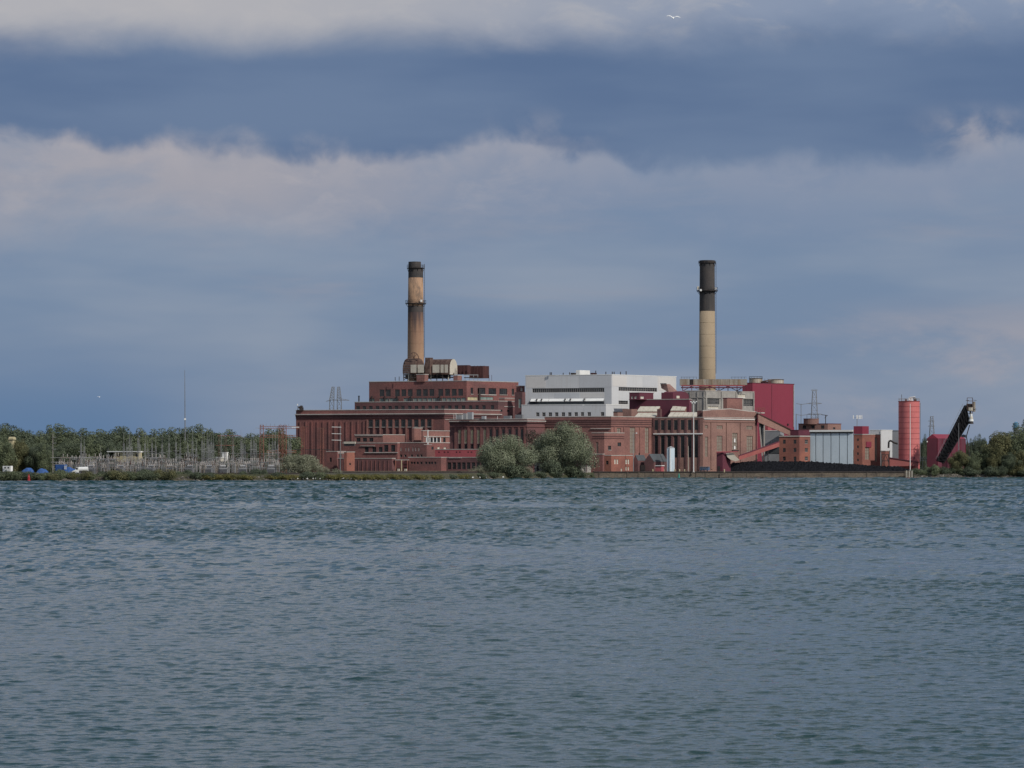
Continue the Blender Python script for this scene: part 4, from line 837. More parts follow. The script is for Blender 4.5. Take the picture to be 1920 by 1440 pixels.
t = thing('curved_duct', 'dark curved duct beside the grey block left of the pink silo', 'duct', PT(1675, 826, 1660)); pts = [(1666, 840), (1666.5, 828), (1670, 826), (1676, 830), (1683, 832)]
for i in range(4): MB().tube(PT(*pts[i], 1658), PT(*pts[i + 1], 1658), 0.55, 8).build('duct_length', MT['black_steel'], t)
t = Bld('brick_pump_house', 'small brick hut behind the black A-shaped trestle', 1652, 1660, 1668.5, 846, 1640, 'brick_orange'); t.done()
t = thing('trestle', 'black A-shaped steel trestle before the small brick hut', 'trestle', gy(1660, 1628))
for x0, x1 in ((1652, 1653.5), (1667, 1666)): MB().tube(Vector((XX(x0, 1628), 1628, G)), PT(x1, 852, 1628), 0.3).build('leg', MT['black_steel'], t)
for a in (((1653, 868), (1660, 853)), ((1667, 868), (1660, 853)), ((1653, 852), (1666, 852)), ((1655, 864), (1665, 864))): MB().tube(PT(*a[0], 1628), PT(*a[1], 1628), 0.22).build('brace', MT['black_steel'], t)
t = thing('conveyor_cover', 'low orange-red conveyor cover dipping down towards the pink silo', 'conveyor', gy(1695, 1622))
mb = MB(); q = [PT(1668, 858.5, 1630), PT(1722, 867, 1630), PT(1722, 874, 1630), PT(1668, 874, 1630)]; mb.add(q + [v + Vector((0, 4, 0)) for v in q], [(3, 2, 1, 0), (4, 5, 6, 7), (0, 1, 5, 4), (1, 2, 6, 5), (2, 3, 7, 6), (3, 0, 4, 7)]); mb.build('cover', MT['orange_red'], t)
gallery(t, 'ridge', PT(1667, 858, 1632), PT(1724, 866.6, 1632), 0.4, 0.4, 5, 'maroon')
# pink silo
DS = 1640.0; S = DS / F; cs = (XX(1704.5, DS), DS)
t = thing('pink_silo', 'tall pink-red storage silo with dark ring seams', 'silo', (cs[0], cs[1], G)); rr = 19.7 * S
for i in range(11):
    y1, y0 = 752.5 + 10.05 * (i + 1), 752.5 + 10.05 * i
    MB().lathe(cs, [(rr, ZZ(y1, DS) + 0.12), (rr, ZZ(y0, DS) - 0.12)], 48, False).build('shell_ring', MT['pink'], t, True)
    MB().lathe(cs, [(rr - 0.06, ZZ(y1, DS) - 0.14), (rr + 0.05, ZZ(y1, DS) - 0.12), (rr + 0.05, ZZ(y1, DS) + 0.12), (rr - 0.06, ZZ(y1, DS) + 0.14)], 48, False).build('ring_seam', MT['pink_seam'], t)
MB().lathe(cs, [(rr, G), (rr, ZZ(863.2, DS) - 0.14)], 48, False).build('base_ring', MT['pink'], t, True)
MB().lathe(cs, [(rr + 0.02, ZZ(753, DS)), (rr + 0.25, ZZ(753, DS)), (rr + 0.25, ZZ(752, DS)), (0.1, ZZ(751.4, DS))], 48, False).build('roof', MT['pink_seam'], t)
for i in range(20):
    a = 2 * math.pi * i / 20; q = Vector((cs[0] + rr * math.cos(a), cs[1] + rr * math.sin(a), ZZ(752, DS))); MB().tube(q, q + Vector((0, 0, 1.3)), 0.07).build('rail_post', MT['pale_steel'], t)
for k in (0.7, 1.3): MB().lathe(cs, [(rr, ZZ(752, DS) + k), (rr, ZZ(752, DS) + k + 0.12)], 32, False).build('handrail', MT['pale_steel'], t)
for x0, x1, y0, y1, m in ((1704, 1710, 744.5, 752, 'white'), (1711, 1716, 745, 748, 'pale_steel'), (1713, 1718, 747, 752, 'black_steel'), (1702.5, 1705, 747, 750, 'white'), (1697, 1699.5, 748, 752, 'rust')): block(t, 'roof_machine', x0, x1, x1 + 1, y0, y1, DS - 2, m)
MB().tube(PT(1690.5, 752, DS - 3), PT(1690.5, 739.5, DS - 3), 0.16).build('vent_pipe', MT['rust'], t); MB().tube(PT(1706, 745, DS - 2), PT(1716, 743.5, DS - 2), 0.25).build('roof_duct', MT['white'], t)
MB().tube(PT(1725.5, 865, DS), PT(1725.5, 755, DS), 0.2).build('side_pipe', MT['steel'], t)
block(t, 'hatch', 1713, 1715, None, 856, 861, DS - 5.9, 'maroon', 0.4)
t = thing('pipe_rack', 'low grey pipe rack at the foot of the pink silo', 'pipe rack', gy(1729, 1632))
for x in (1725, 1730, 1736): MB().tube(Vector((XX(x, 1632), 1632, G)), PT(x, 857, 1632), 0.14).build('post', MT['steel'], t)
for y in (857, 860, 863): MB().tube(PT(1723, y, 1632), PT(1738, y, 1632), 0.13).build('pipe', MT['pale_steel'], t)
# crimson crusher house and black boom conveyor
t = thing('crusher_house', 'dark crimson gabled house behind the black inclined conveyor', 'building', gy(1760, 1650))
p = foot(1738, 1758, 1810, 1648); zt = ZZ(822, 1648); MB().prism(p, G - 0.5, zt).build('wall', MT['maroon'], t)
fr = [Vector((v[0], v[1], zt)) for v in p]; ra = (fr[0] + fr[1]) / 2 + Vector((0, 0, 2.4)); rb = (fr[2] + fr[3]) / 2 + Vector((0, 0, 2.4)); e = Vector((0, 0, 0.02))
MB().add([fr[0] + e, fr[1] + e, fr[2] + e, fr[3] + e, ra, rb], [(0, 1, 4), (1, 2, 5, 4), (2, 3, 5), (3, 0, 4, 5)]).build('roof', MT['red_clad'], t)
for i in range(7):
    q = fr[1].lerp(fr[2], i / 6.0); MB().tube((q.x + 0.1, q.y - 0.1, G), (q.x + 0.1, q.y - 0.1, zt), 0.16).build('cladding_rib', MT['red_clad'], t)
MB().box(PT(1738.5, 828, 1646.5), (0.5, 0.4, 0.8)).build('wall_lamp', MT['white'], t)
db = 1612.0
t = thing('boom_conveyor', 'black inclined boom conveyor rising right over the crimson house', 'conveyor', gy(1770, db))
LO = [(1757, 872), (1809, 765)]; LU = [(1775, 872), (1826, 770)]
p0, p1 = PT(1764, 866, db), PT(1816, 767, db); dirv = (p1 - p0)
for off, nm in ((-2.0, 'near_truss'), (2.0, 'far_truss')):
    m = MB(); o = Vector((0, off, 0)); up0, up1 = PT(1757, 864, db) + o, PT(1810, 760, db) + o; dn0, dn1 = PT(1768, 869, db) + o, PT(1817, 790, db) + o
    m.tube(up0, up1, 0.4); m.tube(dn0, dn1, 0.4)
    for i in range(15):
        a = i / 15; b = (i + 1) / 15; m.tube(up0.lerp(up1, a), dn0.lerp(dn1, b), 0.22, cap=False); m.tube(dn0.lerp(dn1, b), up0.lerp(up1, b), 0.22, cap=False)
    m.build(nm, MT['soot'], t)
m = MB(); q = [PT(1758, 865, db), PT(1810.5, 762, db), PT(1816.5, 788, db), PT(1767, 868, db)]; m.add([v + Vector((0, -1.6, 0)) for v in q] + [v + Vector((0, 1.6, 0)) for v in q], [(3, 2, 1, 0), (4, 5, 6, 7), (0, 1, 5, 4), (1, 2, 6, 5), (2, 3, 7, 6), (3, 0, 4, 7)]); m.build('belt_casing', MT['soot'], t)
for i in range(12):
    f = (i + 0.5) / 12; a = PT(1757, 864, db).lerp(PT(1808, 761, db), f); MB().tube(a + Vector((0, -2.0, 0)), a + Vector((-0.7, -2.0, 1.3)), 0.08).build('rail_post', MT['steel'], t)
MB().tube(PT(1754.5, 860, db - 2), PT(1805.5, 757, db - 2), 0.09).build('handrail', MT['steel'], t)
m = MB(); x0, x1, yb, yt = 1813.5, 1823.5, 775, 746
for x in (x0, x1):
    for o in (-1.5, 1.5): m.tube(PT(x, yb, db + o), PT(x, yt, db + o), 0.2)
for i in range(6):
    y = yt + (yb - yt) * i / 5
    for o in (-1.5, 1.5): m.tube(PT(x0, y, db + o), PT(x1, y, db + o), 0.18)
    m.tube(PT(x0, y, db - 1.5), PT(x0, y, db + 1.5), 0.15); m.tube(PT(x1, y, db - 1.5), PT(x1, y, db + 1.5), 0.15)
m.build('head_frame', MT['rust'], t)
block(t, 'drive_house', 1812, 1822, 1825, 757, 771, db + 1, 'black_steel'); block(t, 'drive_motor', 1816, 1822, 1824, 764, 770, db - 2.2, 'cream'); block(t, 'side_ladder_cage', 1824, 1827, 1829, 753, 772, db, 'infill')
MB().tube(PT(1819.5, 771, db - 2.4), PT(1819.5, 777, db - 2.4), 0.5, 8).build('chute_neck', MT['black_steel'], t)
for x0, y0, x1, y1 in ((1811, 751, 1817, 751), (1823, 750, 1831, 751), (1826, 767, 1831, 767)): MB().tube(PT(x0, y0, db), PT(x1, y1, db), 0.14).build('arm', MT['black_steel'], t)
cx = XX(1819.5, db); s = db / F
for y0, y1, r, mm in ((776, 781, 2.5, 'white'), (781, 786, 3.6, 'cream'), (786, 790, 4.6, 'white'), (790, 795, 4.5, 'black_steel')): MB().lathe((cx, db - 2.4), [(r * s * 1.05, ZZ(y1, db)), (r * s * 0.85, ZZ(y0, db))], 16).build('telescopic_chute', MT[mm], t)
for a, b in (((1818, 797), (1812, 818)), ((1812, 818), (1820, 866)), ((1806, 815), (1812, 818)), ((1800, 818), (1812, 820)), ((1812, 838), (1818, 838))):
    for o in (-2.2, 2.2): MB().tube(PT(*a, db + o), PT(*b, db + o), 0.32).build('support_leg', MT['black_steel'], t)
block(t, 'transfer_box', 1803, 1808, 1811, 815, 820, db - 2, 'blue_grey')
block(t, 'lower_cladding', 1766, 1776, 1780, 848, 880, db - 1, 'maroon')

# coal, chute house, orange conveyor
def coal():
    nx, ny = 150, 18; rnd = np.random.RandomState(4); xs = np.linspace(1352, 1722, nx); vs = []; d0 = 1606.0
    top = np.interp(xs, [1352, 1362, 1375, 1400, 1440, 1500, 1550, 1600, 1640, 1690, 1722], [884, 875, 868, 865.5, 864.5, 864.5, 866.5, 870, 873, 874.5, 884])
    wig = np.convolve(rnd.randn(nx), np.ones(7) / 7, 'same')
    for i, x in enumerate(xs):
        hh = max(0.0, ZZ(top[i], d0) - G)
        for j in range(ny):
            v = j / (ny - 1) * 2 - 1; dep = d0 + v * 12 + (x - 1352) * 0.02
            z = G - 0.1 + hh * max(0, 1 - abs(v) ** 1.5) * (1 + 0.05 * wig[i]) + 0.26 * rnd.randn() * (1 - v * v)
            vs.append((XX(x, d0), dep, max(G - 0.1, z)))
    fs = [(i * ny + j, (i + 1) * ny + j, (i + 1) * ny + j + 1, i * ny + j + 1) for i in range(nx - 1) for j in range(ny - 1)]
    o = MB().add(vs, fs).build('coal_pile', MT['coal'], org=(XX(1540, d0), d0, G)); tag(o, 'long low black coal heap behind the quay wall', 'coal heap')
coal()
t = thing('chute_house', 'small dark red house with curved white chute at the left end of the coal', 'building', gy(1358, 1594))
block(t, 'wall', 1343.5, 1355, 1370, 848, 884, 1590, 'maroon'); 
m = MB(); pts = [(1361, 850), (1364, 857), (1370, 862), (1379, 865), (1387, 862.5), (1380, 856), (1374, 849)]; q = [PT(x, y, 1591) for x, y in pts]; n = len(q)
m.add(q + [v + Vector((0, 2.5, 0)) for v in q], [tuple(range(n)), tuple(range(2 * n - 1, n - 1, -1))] + [(i, n + i, n + (i + 1) % n, (i + 1) % n) for i in range(n)]); m.build('chute', MT['cream'], t)
block(t, 'doorway', 1345, 1350, None, 874, 884, 1588.5, 'black_steel', 0.5); MB().tube(PT(1343, 847.5, 1589), PT(1383, 846.5, 1590), 0.35).build('roof_edge', MT['red_paint'], t)
t = thing('orange_conveyor', 'orange-red conveyor gallery rising right from the coal to the brick block', 'conveyor', gy(1420, 1600))
gallery(t, 'casing', PT(1385, 859, 1598), PT(1461, 833, 1630), 2.2, 2.6, 3, 'orange_red'); gallery(t, 'roof', PT(1385, 854.7, 1598), PT(1461, 828.0, 1630), 0.5, 0.6, 3.6, 'maroon')
for x, y in ((1418, 852), (1440, 845)): MB().tube(PT(x, 882, 1612), PT(x, y, 1612), 0.3).build('leg', MT['black_steel'], t)

# ------------------------------------------------------------------ low buildings before the plant
def low(name, label, xl, xc, xr, yt, d, mat, **kw): return Bld(name, label, xl, xc, xr, yt, d, mat, **kw)
t = low('brick_annex', 'long low windowless brick annex at the water left of the stepped brick blocks', 634, 735, 741, 860, 1530, 'brick_dark')
for x in (641, 672, 680, 688, 696, 704, 712, 720, 728): t.pier('front', x, 1.2, 863, 886, 0.25, 'brick')
t.done()
t = low('brick_stair_block', 'bright brick stair block rising through the low annex', 645, 650, 665, 848, 1522, 'brick_orange'); t.win('side', 655, 658, 868, 872, nv=0, nh=0); t.done()
t = low('brick_shed', 'brick shed with pale roof edge behind the pale green bush', 612, 632, 648, 847, 1545, 'brick'); t.win('front', 618, 622, 858, 866, nv=1, nh=1); t.win('side', 636, 641, 852, 859, style='pale', nv=1, nh=0); t.strip('side', 633, 647, 848.5, 850, 0.3, 'stone', 'ledge'); t.done()
t = low('brick_block', 'two storey brick block with open dark bays in front of the long hall', 643, 745, 750, 831, 1560, 'brick')
for x in (684, 698, 710): t.win('front', x, x + 7, 838, 848, nv=1, nh=1)
for x in (720, 733): t.win('front', x, x + 8, 834, 847, nv=2, nh=2)
for x in (648, 655, 662): t.win('front', x, x + 4, 846, 853, style='pale', nv=0, nh=0)
t.strip('front', 684, 746, 847.8, 849.3, 0.6, 'stone', 'ledge'); t.strip('front', 676, 703, 835.5, 836.5, 0.6, 'stone', 'ledge'); t.done()
t = thing('cooling_unit', 'white louvred unit on the roof at the left of the brick block', 'cooling unit', PT(655, 833, 1558)); block(t, 'housing', 644.5, 666, 667, 828, 832, 1562, 'cream'); block(t, 'plenum', 645, 665, 666, 832.1, 836, 1563, 'slate')
t = low('brick_block', 'upper brick block with bare sunlit right wall before the long hall', 665, 718, 759, 815.5, 1585, 'brick_pale'); 
for x in (668, 680, 692): t.win('front', x, x + 8, 821, 828, nv=1, nh=1)
t.strip('front', 666, 718, 816.2, 817.3, 0.4, 'stone', 'ledge'); t.done()
t = low('brick_block', 'dark red brick block with a row of pale slot windows', 744, 800, 843, 830.5, 1556, 'brick')
for x in (751, 760.5, 765.5, 773.5, 778.5, 784.5): t.win('front', x, x + 1.9, 839, 846, style='white', nv=0, nh=0)
for x in (750, 758, 770, 781, 788): t.win('front', x, x + 4, 852, 857, style='pale', nv=0, nh=0)
t.win('side', 809, 813, 837, 843, nv=0, nh=0); t.win('side', 820.5, 824.5, 837.5, 842.5, style='white', nv=0, nh=0); t.win('side', 832, 836.5, 838, 843, style='white', nv=0, nh=0); t.done()
t = low('brick_tower', 'short square brick tower with sunlit right wall among the stepped blocks', 774, 777, 792, 803, 1578, 'brick_pale'); t.done()
t = low('loggia_block', 'brick block with white columns before dark openings', 790, 793, 843, 808, 1572, 'brick_pale')
for x in (800, 806.5, 813.5, 820, 831): t.win('side', x, x + 4.6, 820.5, 829, nv=0, nh=0)
for x in (799, 805.5, 811.7, 818.4, 825.5): t.pier('side', x, 1.6, 820, 829.2, 0.3, 'white', 'column')
t.strip('side', 794, 842, 817.5, 819, 0.4, 'stone', 'ledge'); t.strip('side', 794, 842, 829.4, 830.4, 0.5, 'stone', 'ledge'); t.done()
t = thing('flagpole', 'white pole standing before the loggia block', 'pole', PT(802, 835, 1545)); pole(t, 'shaft', 802.3, 806, 834, 1545, 0.24, 'white'); MB().box(PT(802.3, 833.5, 1545), (4.2, 1.0, 0.25)).build('base', MT['stone'], t)
t = low('red_low_house', 'long bright red low house below the tall narrow windows', 799, 926, None, 843, 1549, 'red_paint', deep=14)
for x in (803, 821, 831.5, 838, 854, 860, 876, 882, 897, 903): t.win('front', x, x + 3.6, 846.5, 848.8, style='redframe', nv=0, nh=0)
t.done()
t = low('brick_pump_house', 'low brick pump house with small square windows right of the open pipe bay', 766, 827, 837, 858, 1528, 'brick')
for x in (770, 775, 781, 788, 797, 803, 808, 814): t.win('front', x, x + 4, 866, 870, nv=0, nh=0)
t.done()
t = low('brick_workshop', 'low dark brick workshop with wide dim windows left of the round willow', 836, 922, 927, 858, 1534, 'brick_dark')
for x in (839, 848, 857, 866, 875, 884, 893, 902): t.win('front', x, x + 7, 867, 880, style='dark', nv=2, nh=2)
t.strip('front', 842, 866, 858.2, 859, 0.4, 'stone', 'ledge'); t.done()
t = thing('pipe_bay', 'open brick pipe bay with cream pipes between two low brick houses', 'pipe bay', gy(753, 1528))
block(t, 'back_wall', 741, 764, 766, 863, 887, 1536, 'brick'); block(t, 'roof_slab', 740, 766, 767, 861.5, 863, 1527, 'stone', 6); 
for x in (742, 753, 764): MB().tube(PT(x, 887, 1526), PT(x, 863, 1526), 0.3).build('post', MT['brick_orange' if x != 753 else 'yellow_cream'], t)
for x in (746, 748.5, 759, 762): MB().tube(PT(x, 888, 1525), PT(x, 879, 1525), 0.32, 8).build('tank', MT['cream'], t)
for y in (868, 874): MB().tube(PT(741, y, 1526), PT(765, y, 1526), 0.18).build('pipe', MT['maroon'], t)
# right of the willows
t = low('red_brick_hut', 'plain red hut beside the tall willow at the quay corner', 1106, 1130, 1133, 852, 1566, 'brick'); t.win('front', 1113, 1117, 867, 876, nv=0, nh=0); t.done()
t = low('gatehouse', 'two storey red brick gatehouse with pairs of pale windows on the quay', 1131, 1146, 1187, 854.5, 1568, 'brick_orange', coping='stone')
for x in (1152, 1156.5, 1173, 1177.2): t.win('side', x, x + 2.7, 861, 870, style='white', nv=0, nh=1)
for x in (1173, 1177.2): t.win('side', x, x + 2.4, 875, 882, style='white', nv=0, nh=0)
t.win('side', 1164, 1166.6, 878, 885, style='white', nv=0, nh=0); t.win('front', 1136, 1141, 864, 871, nv=1, nh=1); t.done()
def gable_shed(label, xl, xc, xr, ye, yr, d):
    t = thing('gable_shed', label, 'shed', gy(xc, d)); p = foot(xl, xc, xr, d); zt = ZZ(ye, d); MB().prism(p, G - 0.3, zt).build('wall', MT['brick_dark'], t)
    f = [Vector((v[0], v[1], zt + 0.02)) for v in p]; rz = Vector((0, 0, ZZ(yr, d) - zt)); a = (f[0] + f[1]) / 2 + rz; b = (f[2] + f[3]) / 2 + rz; th = Vector((0, 0, 0.25))
    MB().add([f[0], f[1], a, f[3], f[2], b], [(0, 1, 2), (4, 3, 5)]).build('gable', MT['brick_dark'], t)
    for nm, q in (('roof_slope', [f[1], f[2], b, a]), ('roof_slope', [f[3], f[0], a, b])):
        MB().add([v + th * 0.1 for v in q] + [v + th for v in q], [(3, 2, 1, 0), (4, 5, 6, 7), (0, 1, 5, 4), (1, 2, 6, 5), (2, 3, 7, 6), (3, 0, 4, 7)]).build(nm, MT['slate'], t)
    return t
t = gable_shed('left slate roofed brick shed beside the gatehouse', 1187, 1196, 1212, 864, 854, 1580); block(t, 'vent', 1197.5, 1199, None, 849, 858, 1584, 'black_steel', 0.5)
t = gable_shed('right slate roofed brick shed beside the white tank box', 1208, 1226, 1252, 866, 852, 1577); block(t, 'doorway', 1201, 1210, None, 872, 883, 1576, 'black_steel', 0.5)
t = thing('quay_cabin', 'little red cabin with white roof edge before the slate shed', 'cabin', gy(1237, 1568)); block(t, 'wall', 1229, 1240, 1245, 874, 884.5, 1568, 'red_paint'); block(t, 'roof', 1228, 1240.5, 1246, 872.5, 873.8, 1567.5, 'white')
t = thing('white_tank_box', 'tall narrow white enclosure with pyramid cap on the quay', 'enclosure', gy(1257, 1572))
block(t, 'front_panel', 1250.5, 1256.5, 1265, 840, 885, 1572, 'panel_blue'); p = foot(1250.2, 1256.5, 1265.3, 1571.8); zt = ZZ(839.8, 1572); c = sum((Vector((v[0], v[1], 0)) for v in p), Vector()) / 4
MB().add([(v[0], v[1], zt) for v in p] + [(c.x, c.y, zt + 1.0)], [(0, 1, 4), (1, 2, 4), (2, 3, 4), (3, 0, 4), (3, 2, 1, 0)]).build('cap', MT['pale_steel'], t); MB().tube(PT(1256.5, 885, 1571.7), PT(1256.5, 840, 1571.7), 0.3).build('corner_trim', MT['white'], t)
t = thing('blue_skip', 'dark blue skip container on the quay below the gable hall', 'container', gy(1321, 1574)); block(t, 'body', 1311.5, 1328, 1331, 876, 882, 1574, 'blue_grey'); block(t, 'lid', 1311, 1328.2, 1331.3, 874.8, 875.9, 1573.8, 'steel')
for x in (1312.5, 1318, 1323): pole(t, 'rib', x, 876, 882, 1573.3 + 0.12 * (1328 - x), 0.15, 'slate')
for i in range(3): pole(t, 'skid', 1314 + 6 * i, 882, 884.8, 1575, 0.3, 'black_steel')
for i, x in enumerate((1224, 1233.5, 1244.5, 1265, 1274, 1283.5, 1358)):
    o = MB().lathe((XX(x, 1570), 1570), [(0.34, G), (0.34, G + 1.4), (0.28, G + 1.62), (0.1, G + 1.7)], 10).build('quay_post', MT['yellow_cream'], org=(XX(x, 1570), 1570, G)); tag(o, 'short pale yellow quay post ' + ['beside the right slate shed', 'left of the little red cabin', 'right of the little red cabin', 'just right of the white tank box', 'below the short brown pole', 'below the short white pole', 'at the left end of the coal'][i], 'post', 'yellow posts on the quay')
def light_mast(label, px, y0, d, r, heads, mat='white', zb=G, arm=None):
    t = thing('light_mast', label, 'light mast', (XX(px, d), d, zb)); MB().tube((XX(px, d), d, zb), PT(px, y0, d), r, 8, r * 0.6).build('pole', MT[mat], t); MB().lathe((XX(px, d), d), [(r * 2.2, zb), (r * 2.2, zb + 0.4)], 8).build('foot', MT['stone'], t)
    if heads > 1: MB().tube(PT(px - 4, y0, d), PT(px + 4, y0, d), 0.12).build('crossarm', MT[mat], t)
    for i in range(heads): MB().box(PT(px + (i - (heads - 1) / 2) * 2.6 + (arm or 0), y0 + (i % 2) * 2.4 - 1, d - 0.4), (0.75, 0.5, 0.5)).build('lamp_head', MT['white'], t)
    if arm: MB().tube(PT(px, y0, d), PT(px + arm, y0 - 0.6, d), 0.1).build('arm', MT[mat], t)
    return t
light_mast('tall white floodlight mast before the gable hall', 1300.5, 754, 1568, 0.30, 5)
light_mast('tall white mast in front of the pink silo', 1706.5, 757, 1597, 0.26, 0)
light_mast('slim grey lamp mast beside the gatehouse', 1187.5, 813, 1572, 0.2, 1, 'pale_steel', arm=6)
light_mast('short white pole right of the white tank box', 1290.5, 836, 1571, 0.18, 0, 'cream')
light_mast('short brown pole beside the white tank box', 1272, 852, 1571, 0.16, 0, 'rust')
light_mast('red-brown lamp pole at the quay corner by the willow', 1100, 848, 1556, 0.15, 1, 'maroon')
light_mast('pale pole in front of the black boom conveyor', 1797.5, 793, 1606, 0.24, 0, 'steel')
t = low('quay_kiosk', 'small pale grey kiosk at the left end of the quay wall', 1088, 1100, 1108, 874, 1558, 'concrete', coping='steel'); t.win('front', 1092, 1097, 877, 884, style='white', nv=0, nh=0); t.done()
t = low('cream_shed', 'cream shed half hidden between the two willows', 1002, 1018, 1026, 869, 1545, 'cream', coping='stone'); t.win('front', 1006, 1010, 874, 884, nv=0, nh=0); t.done()

# ------------------------------------------------------------------ lattice pylons and masts
def lattice(m, base, top, w0, w1, n, r=0.14):
    b = Vector(base); tp = Vector(top); pts = []
    for i in range(n + 1):
        f = i / n; c = b.lerp(tp, f); w = w0 + (w1 - w0) * f; pts.append([c + Vector((sx * w / 2, sy * w / 2, 0)) for sx, sy in ((-1, -1), (1, -1), (1, 1), (-1, 1))])
    for i in range(n):
        for k in range(4):
            m.tube(pts[i][k], pts[i + 1][k], r, cap=False); m.tube(pts[i][k], pts[i + 1][(k + 1) % 4], r * 0.7, cap=False); m.tube(pts[i + 1][k], pts[i + 1][(k + 1) % 4], r * 0.7, cap=False)
d = 1850.0
t = thing('twin_pylon', 'twin-peaked grey lattice pylon behind the long brick hall', 'pylon', gy(629, d))
for xa, xb, xt in ((622, 621, 624.5), (636, 638, 635)):
    m = MB(); lattice(m, (XX(xb, d), d, G), PT(xa, 750, d), 3.4, 2.6, 9, 0.22); lattice(m, PT(xa, 750, d), PT(xt, 725.5, d), 2.8, 1.4, 5, 0.22); m.build('lattice_leg', MT['steel'], t)
m = MB(); m.tube(PT(611, 752.5, d), PT(622, 750, d), 0.25); m.tube(PT(620, 750, d), PT(655, 750.5, d), 0.28); m.tube(PT(636, 747, d), PT(655, 750.5, d), 0.15); m.build('crossarm', MT['steel'], t)
d = 2000.0
t = thing('lattice_pylon', 'grey lattice pylon with two arms behind the panelled bins', 'pylon', gy(1527, d)); m = MB(); lattice(m, (XX(1527, d), d, G), PT(1527, 733, d), 8.0, 2.4, 12, 0.17); m.build('lattice_tower', MT['steel'], t)
for y, a, b in ((757.5, 1512, 1541), (777.5, 1514, 1541), (732.5, 1521, 1533)):
    m = MB(); m.tube(PT(a, y - 1, d), PT(1527, y, d), 0.25); m.tube(PT(1527, y, d), PT(b, y - 1, d), 0.25); m.tube(PT(a, y - 1, d), PT(1527, y - 3, d), 0.14); m.tube(PT(b, y - 1, d), PT(1527, y - 3, d), 0.14); m.build('crossarm', MT['steel'], t)
t = thing('twin_arm_pole', 'tee-shaped grey pole behind the crimson building', 'pylon', gy(1497, 1950)); pole(t, 'pole', 1493, 776, 884, 1950, 0.25, 'steel')
for y in (757.5, 778): 
    m = MB(); m.tube(PT(1493, y - 1, 1950), PT(1502, y + 1, 1950), 0.22); m.tube(PT(1502, y + 1, 1950), PT(1512, y - 0.5, 1950), 0.22); m.build('crossarm', MT['steel'], t)
pole(t, 'pole', 1502, 757, 884, 1950, 0.2, 'steel')
t = thing('tee_pole', 'small dark tee pole on the roof of the domed block', 'pole', PT(1548, 795, 1688)); pole(t, 'pole', 1548, 778, 795, 1688, 0.22, 'black_steel'); MB().tube(PT(1540, 777.5, 1688), PT(1552, 779, 1688), 0.22).build('crossarm', MT['black_steel'], t); MB().tube(PT(1546, 784, 1688), PT(1551, 779, 1688), 0.14).build('brace', MT['black_steel'], t)
d = 2050.0
t = thing('lattice_pylon', 'small dark lattice pylon right of the pink silo', 'pylon', gy(1747, d)); m = MB(); lattice(m, (XX(1748, d), d, G), PT(1747, 781, d), 6.0, 1.6, 9, 0.2); m.build('lattice_tower', MT['steel'], t)
for y, a, b in ((781, 1744, 1751), (789.5, 1740, 1752), (799, 1740, 1753)): m = MB(); m.tube(PT(a, y, d), PT(b, y, d), 0.25); m.build('crossarm', MT['steel'], t)
t = thing('radio_mast', 'very tall thin radio mast above the left switchyard', 'mast', gy(347, 1480)); MB().tube((XX(347, 1480), 1480, G), PT(347, 805, 1480), 0.30, 6, 0.26).build('lower_shaft', MT['steel'], t); MB().tube(PT(347, 805, 1480), PT(346.4, 694, 1480), 0.26, 6, 0.10).build('upper_shaft', MT['steel'], t); MB().box(PT(347, 786, 1479.6), (0.9, 0.5, 0.9)).build('lamp', MT['white'], t)

# ------------------------------------------------------------------ switchyard
rnd = random.Random(11)
def portal(name, w, h, beams, mat, ins=3):
    t = thing(name, '', 'gantry')
    for sx in (-1, 1): MB().tube((sx * w / 2, 0, 0), (sx * w / 2, 0, h), 0.13).build('post', MT[mat], t)
    for z in beams: MB().box((0, 0, z), (w + 0.8, 0.3, 0.28)).build('beam', MT[mat], t)
    for i in range(ins):
        x = (i - (ins - 1) / 2) * w / max(1, ins); MB().lathe((x, 0), [(0.10, h + 0.1), (0.2, h + 0.4), (0.1, h + 0.7), (0.2, h + 1.0), (0.08, h + 1.5)], 6).build('insulator', MT['stone'], t)
    return t
protos = [portal('bus_gantry', 5.2, 6.8, (6.7, 3.6), 'steel'), portal('bus_gantry', 3.6, 5.0, (4.9,), 'steel'), portal('bus_gantry', 4.4, 7.6, (7.5, 5.0), 'yard_brown', 2), portal('bus_gantry', 3.0, 4.2, (4.1, 2.2), 'infill')]
labs = ['tall grey steel busbar gantry', 'low grey single-beam busbar gantry', 'tallest brownish double-beam busbar gantry', 'small tan busbar gantry']
used = [False] * 4
for k in range(104):
    i = rnd.choice((0, 0, 1, 1, 2, 3)); o = protos[i] if not used[i] else copy_tree(protos[i]); used[i] = True
    px = 112 + (k / 104) * 410 + rnd.uniform(-6, 6); d = rnd.uniform(1342, 1425)
    if 440 < px: d = rnd.uniform(1342, 1400)
    o.location = gy(px, d); o.rotation_euler = (0, 0, rnd.uniform(-0.5, 0.5)); o.scale = (rnd.uniform(0.6, 1.1), 1, rnd.uniform(0.6, 1.12)); tag(o, labs[i] + ' ' + zone(px), 'gantry', 'busbar gantries of the left switchyard')
bp_ = []
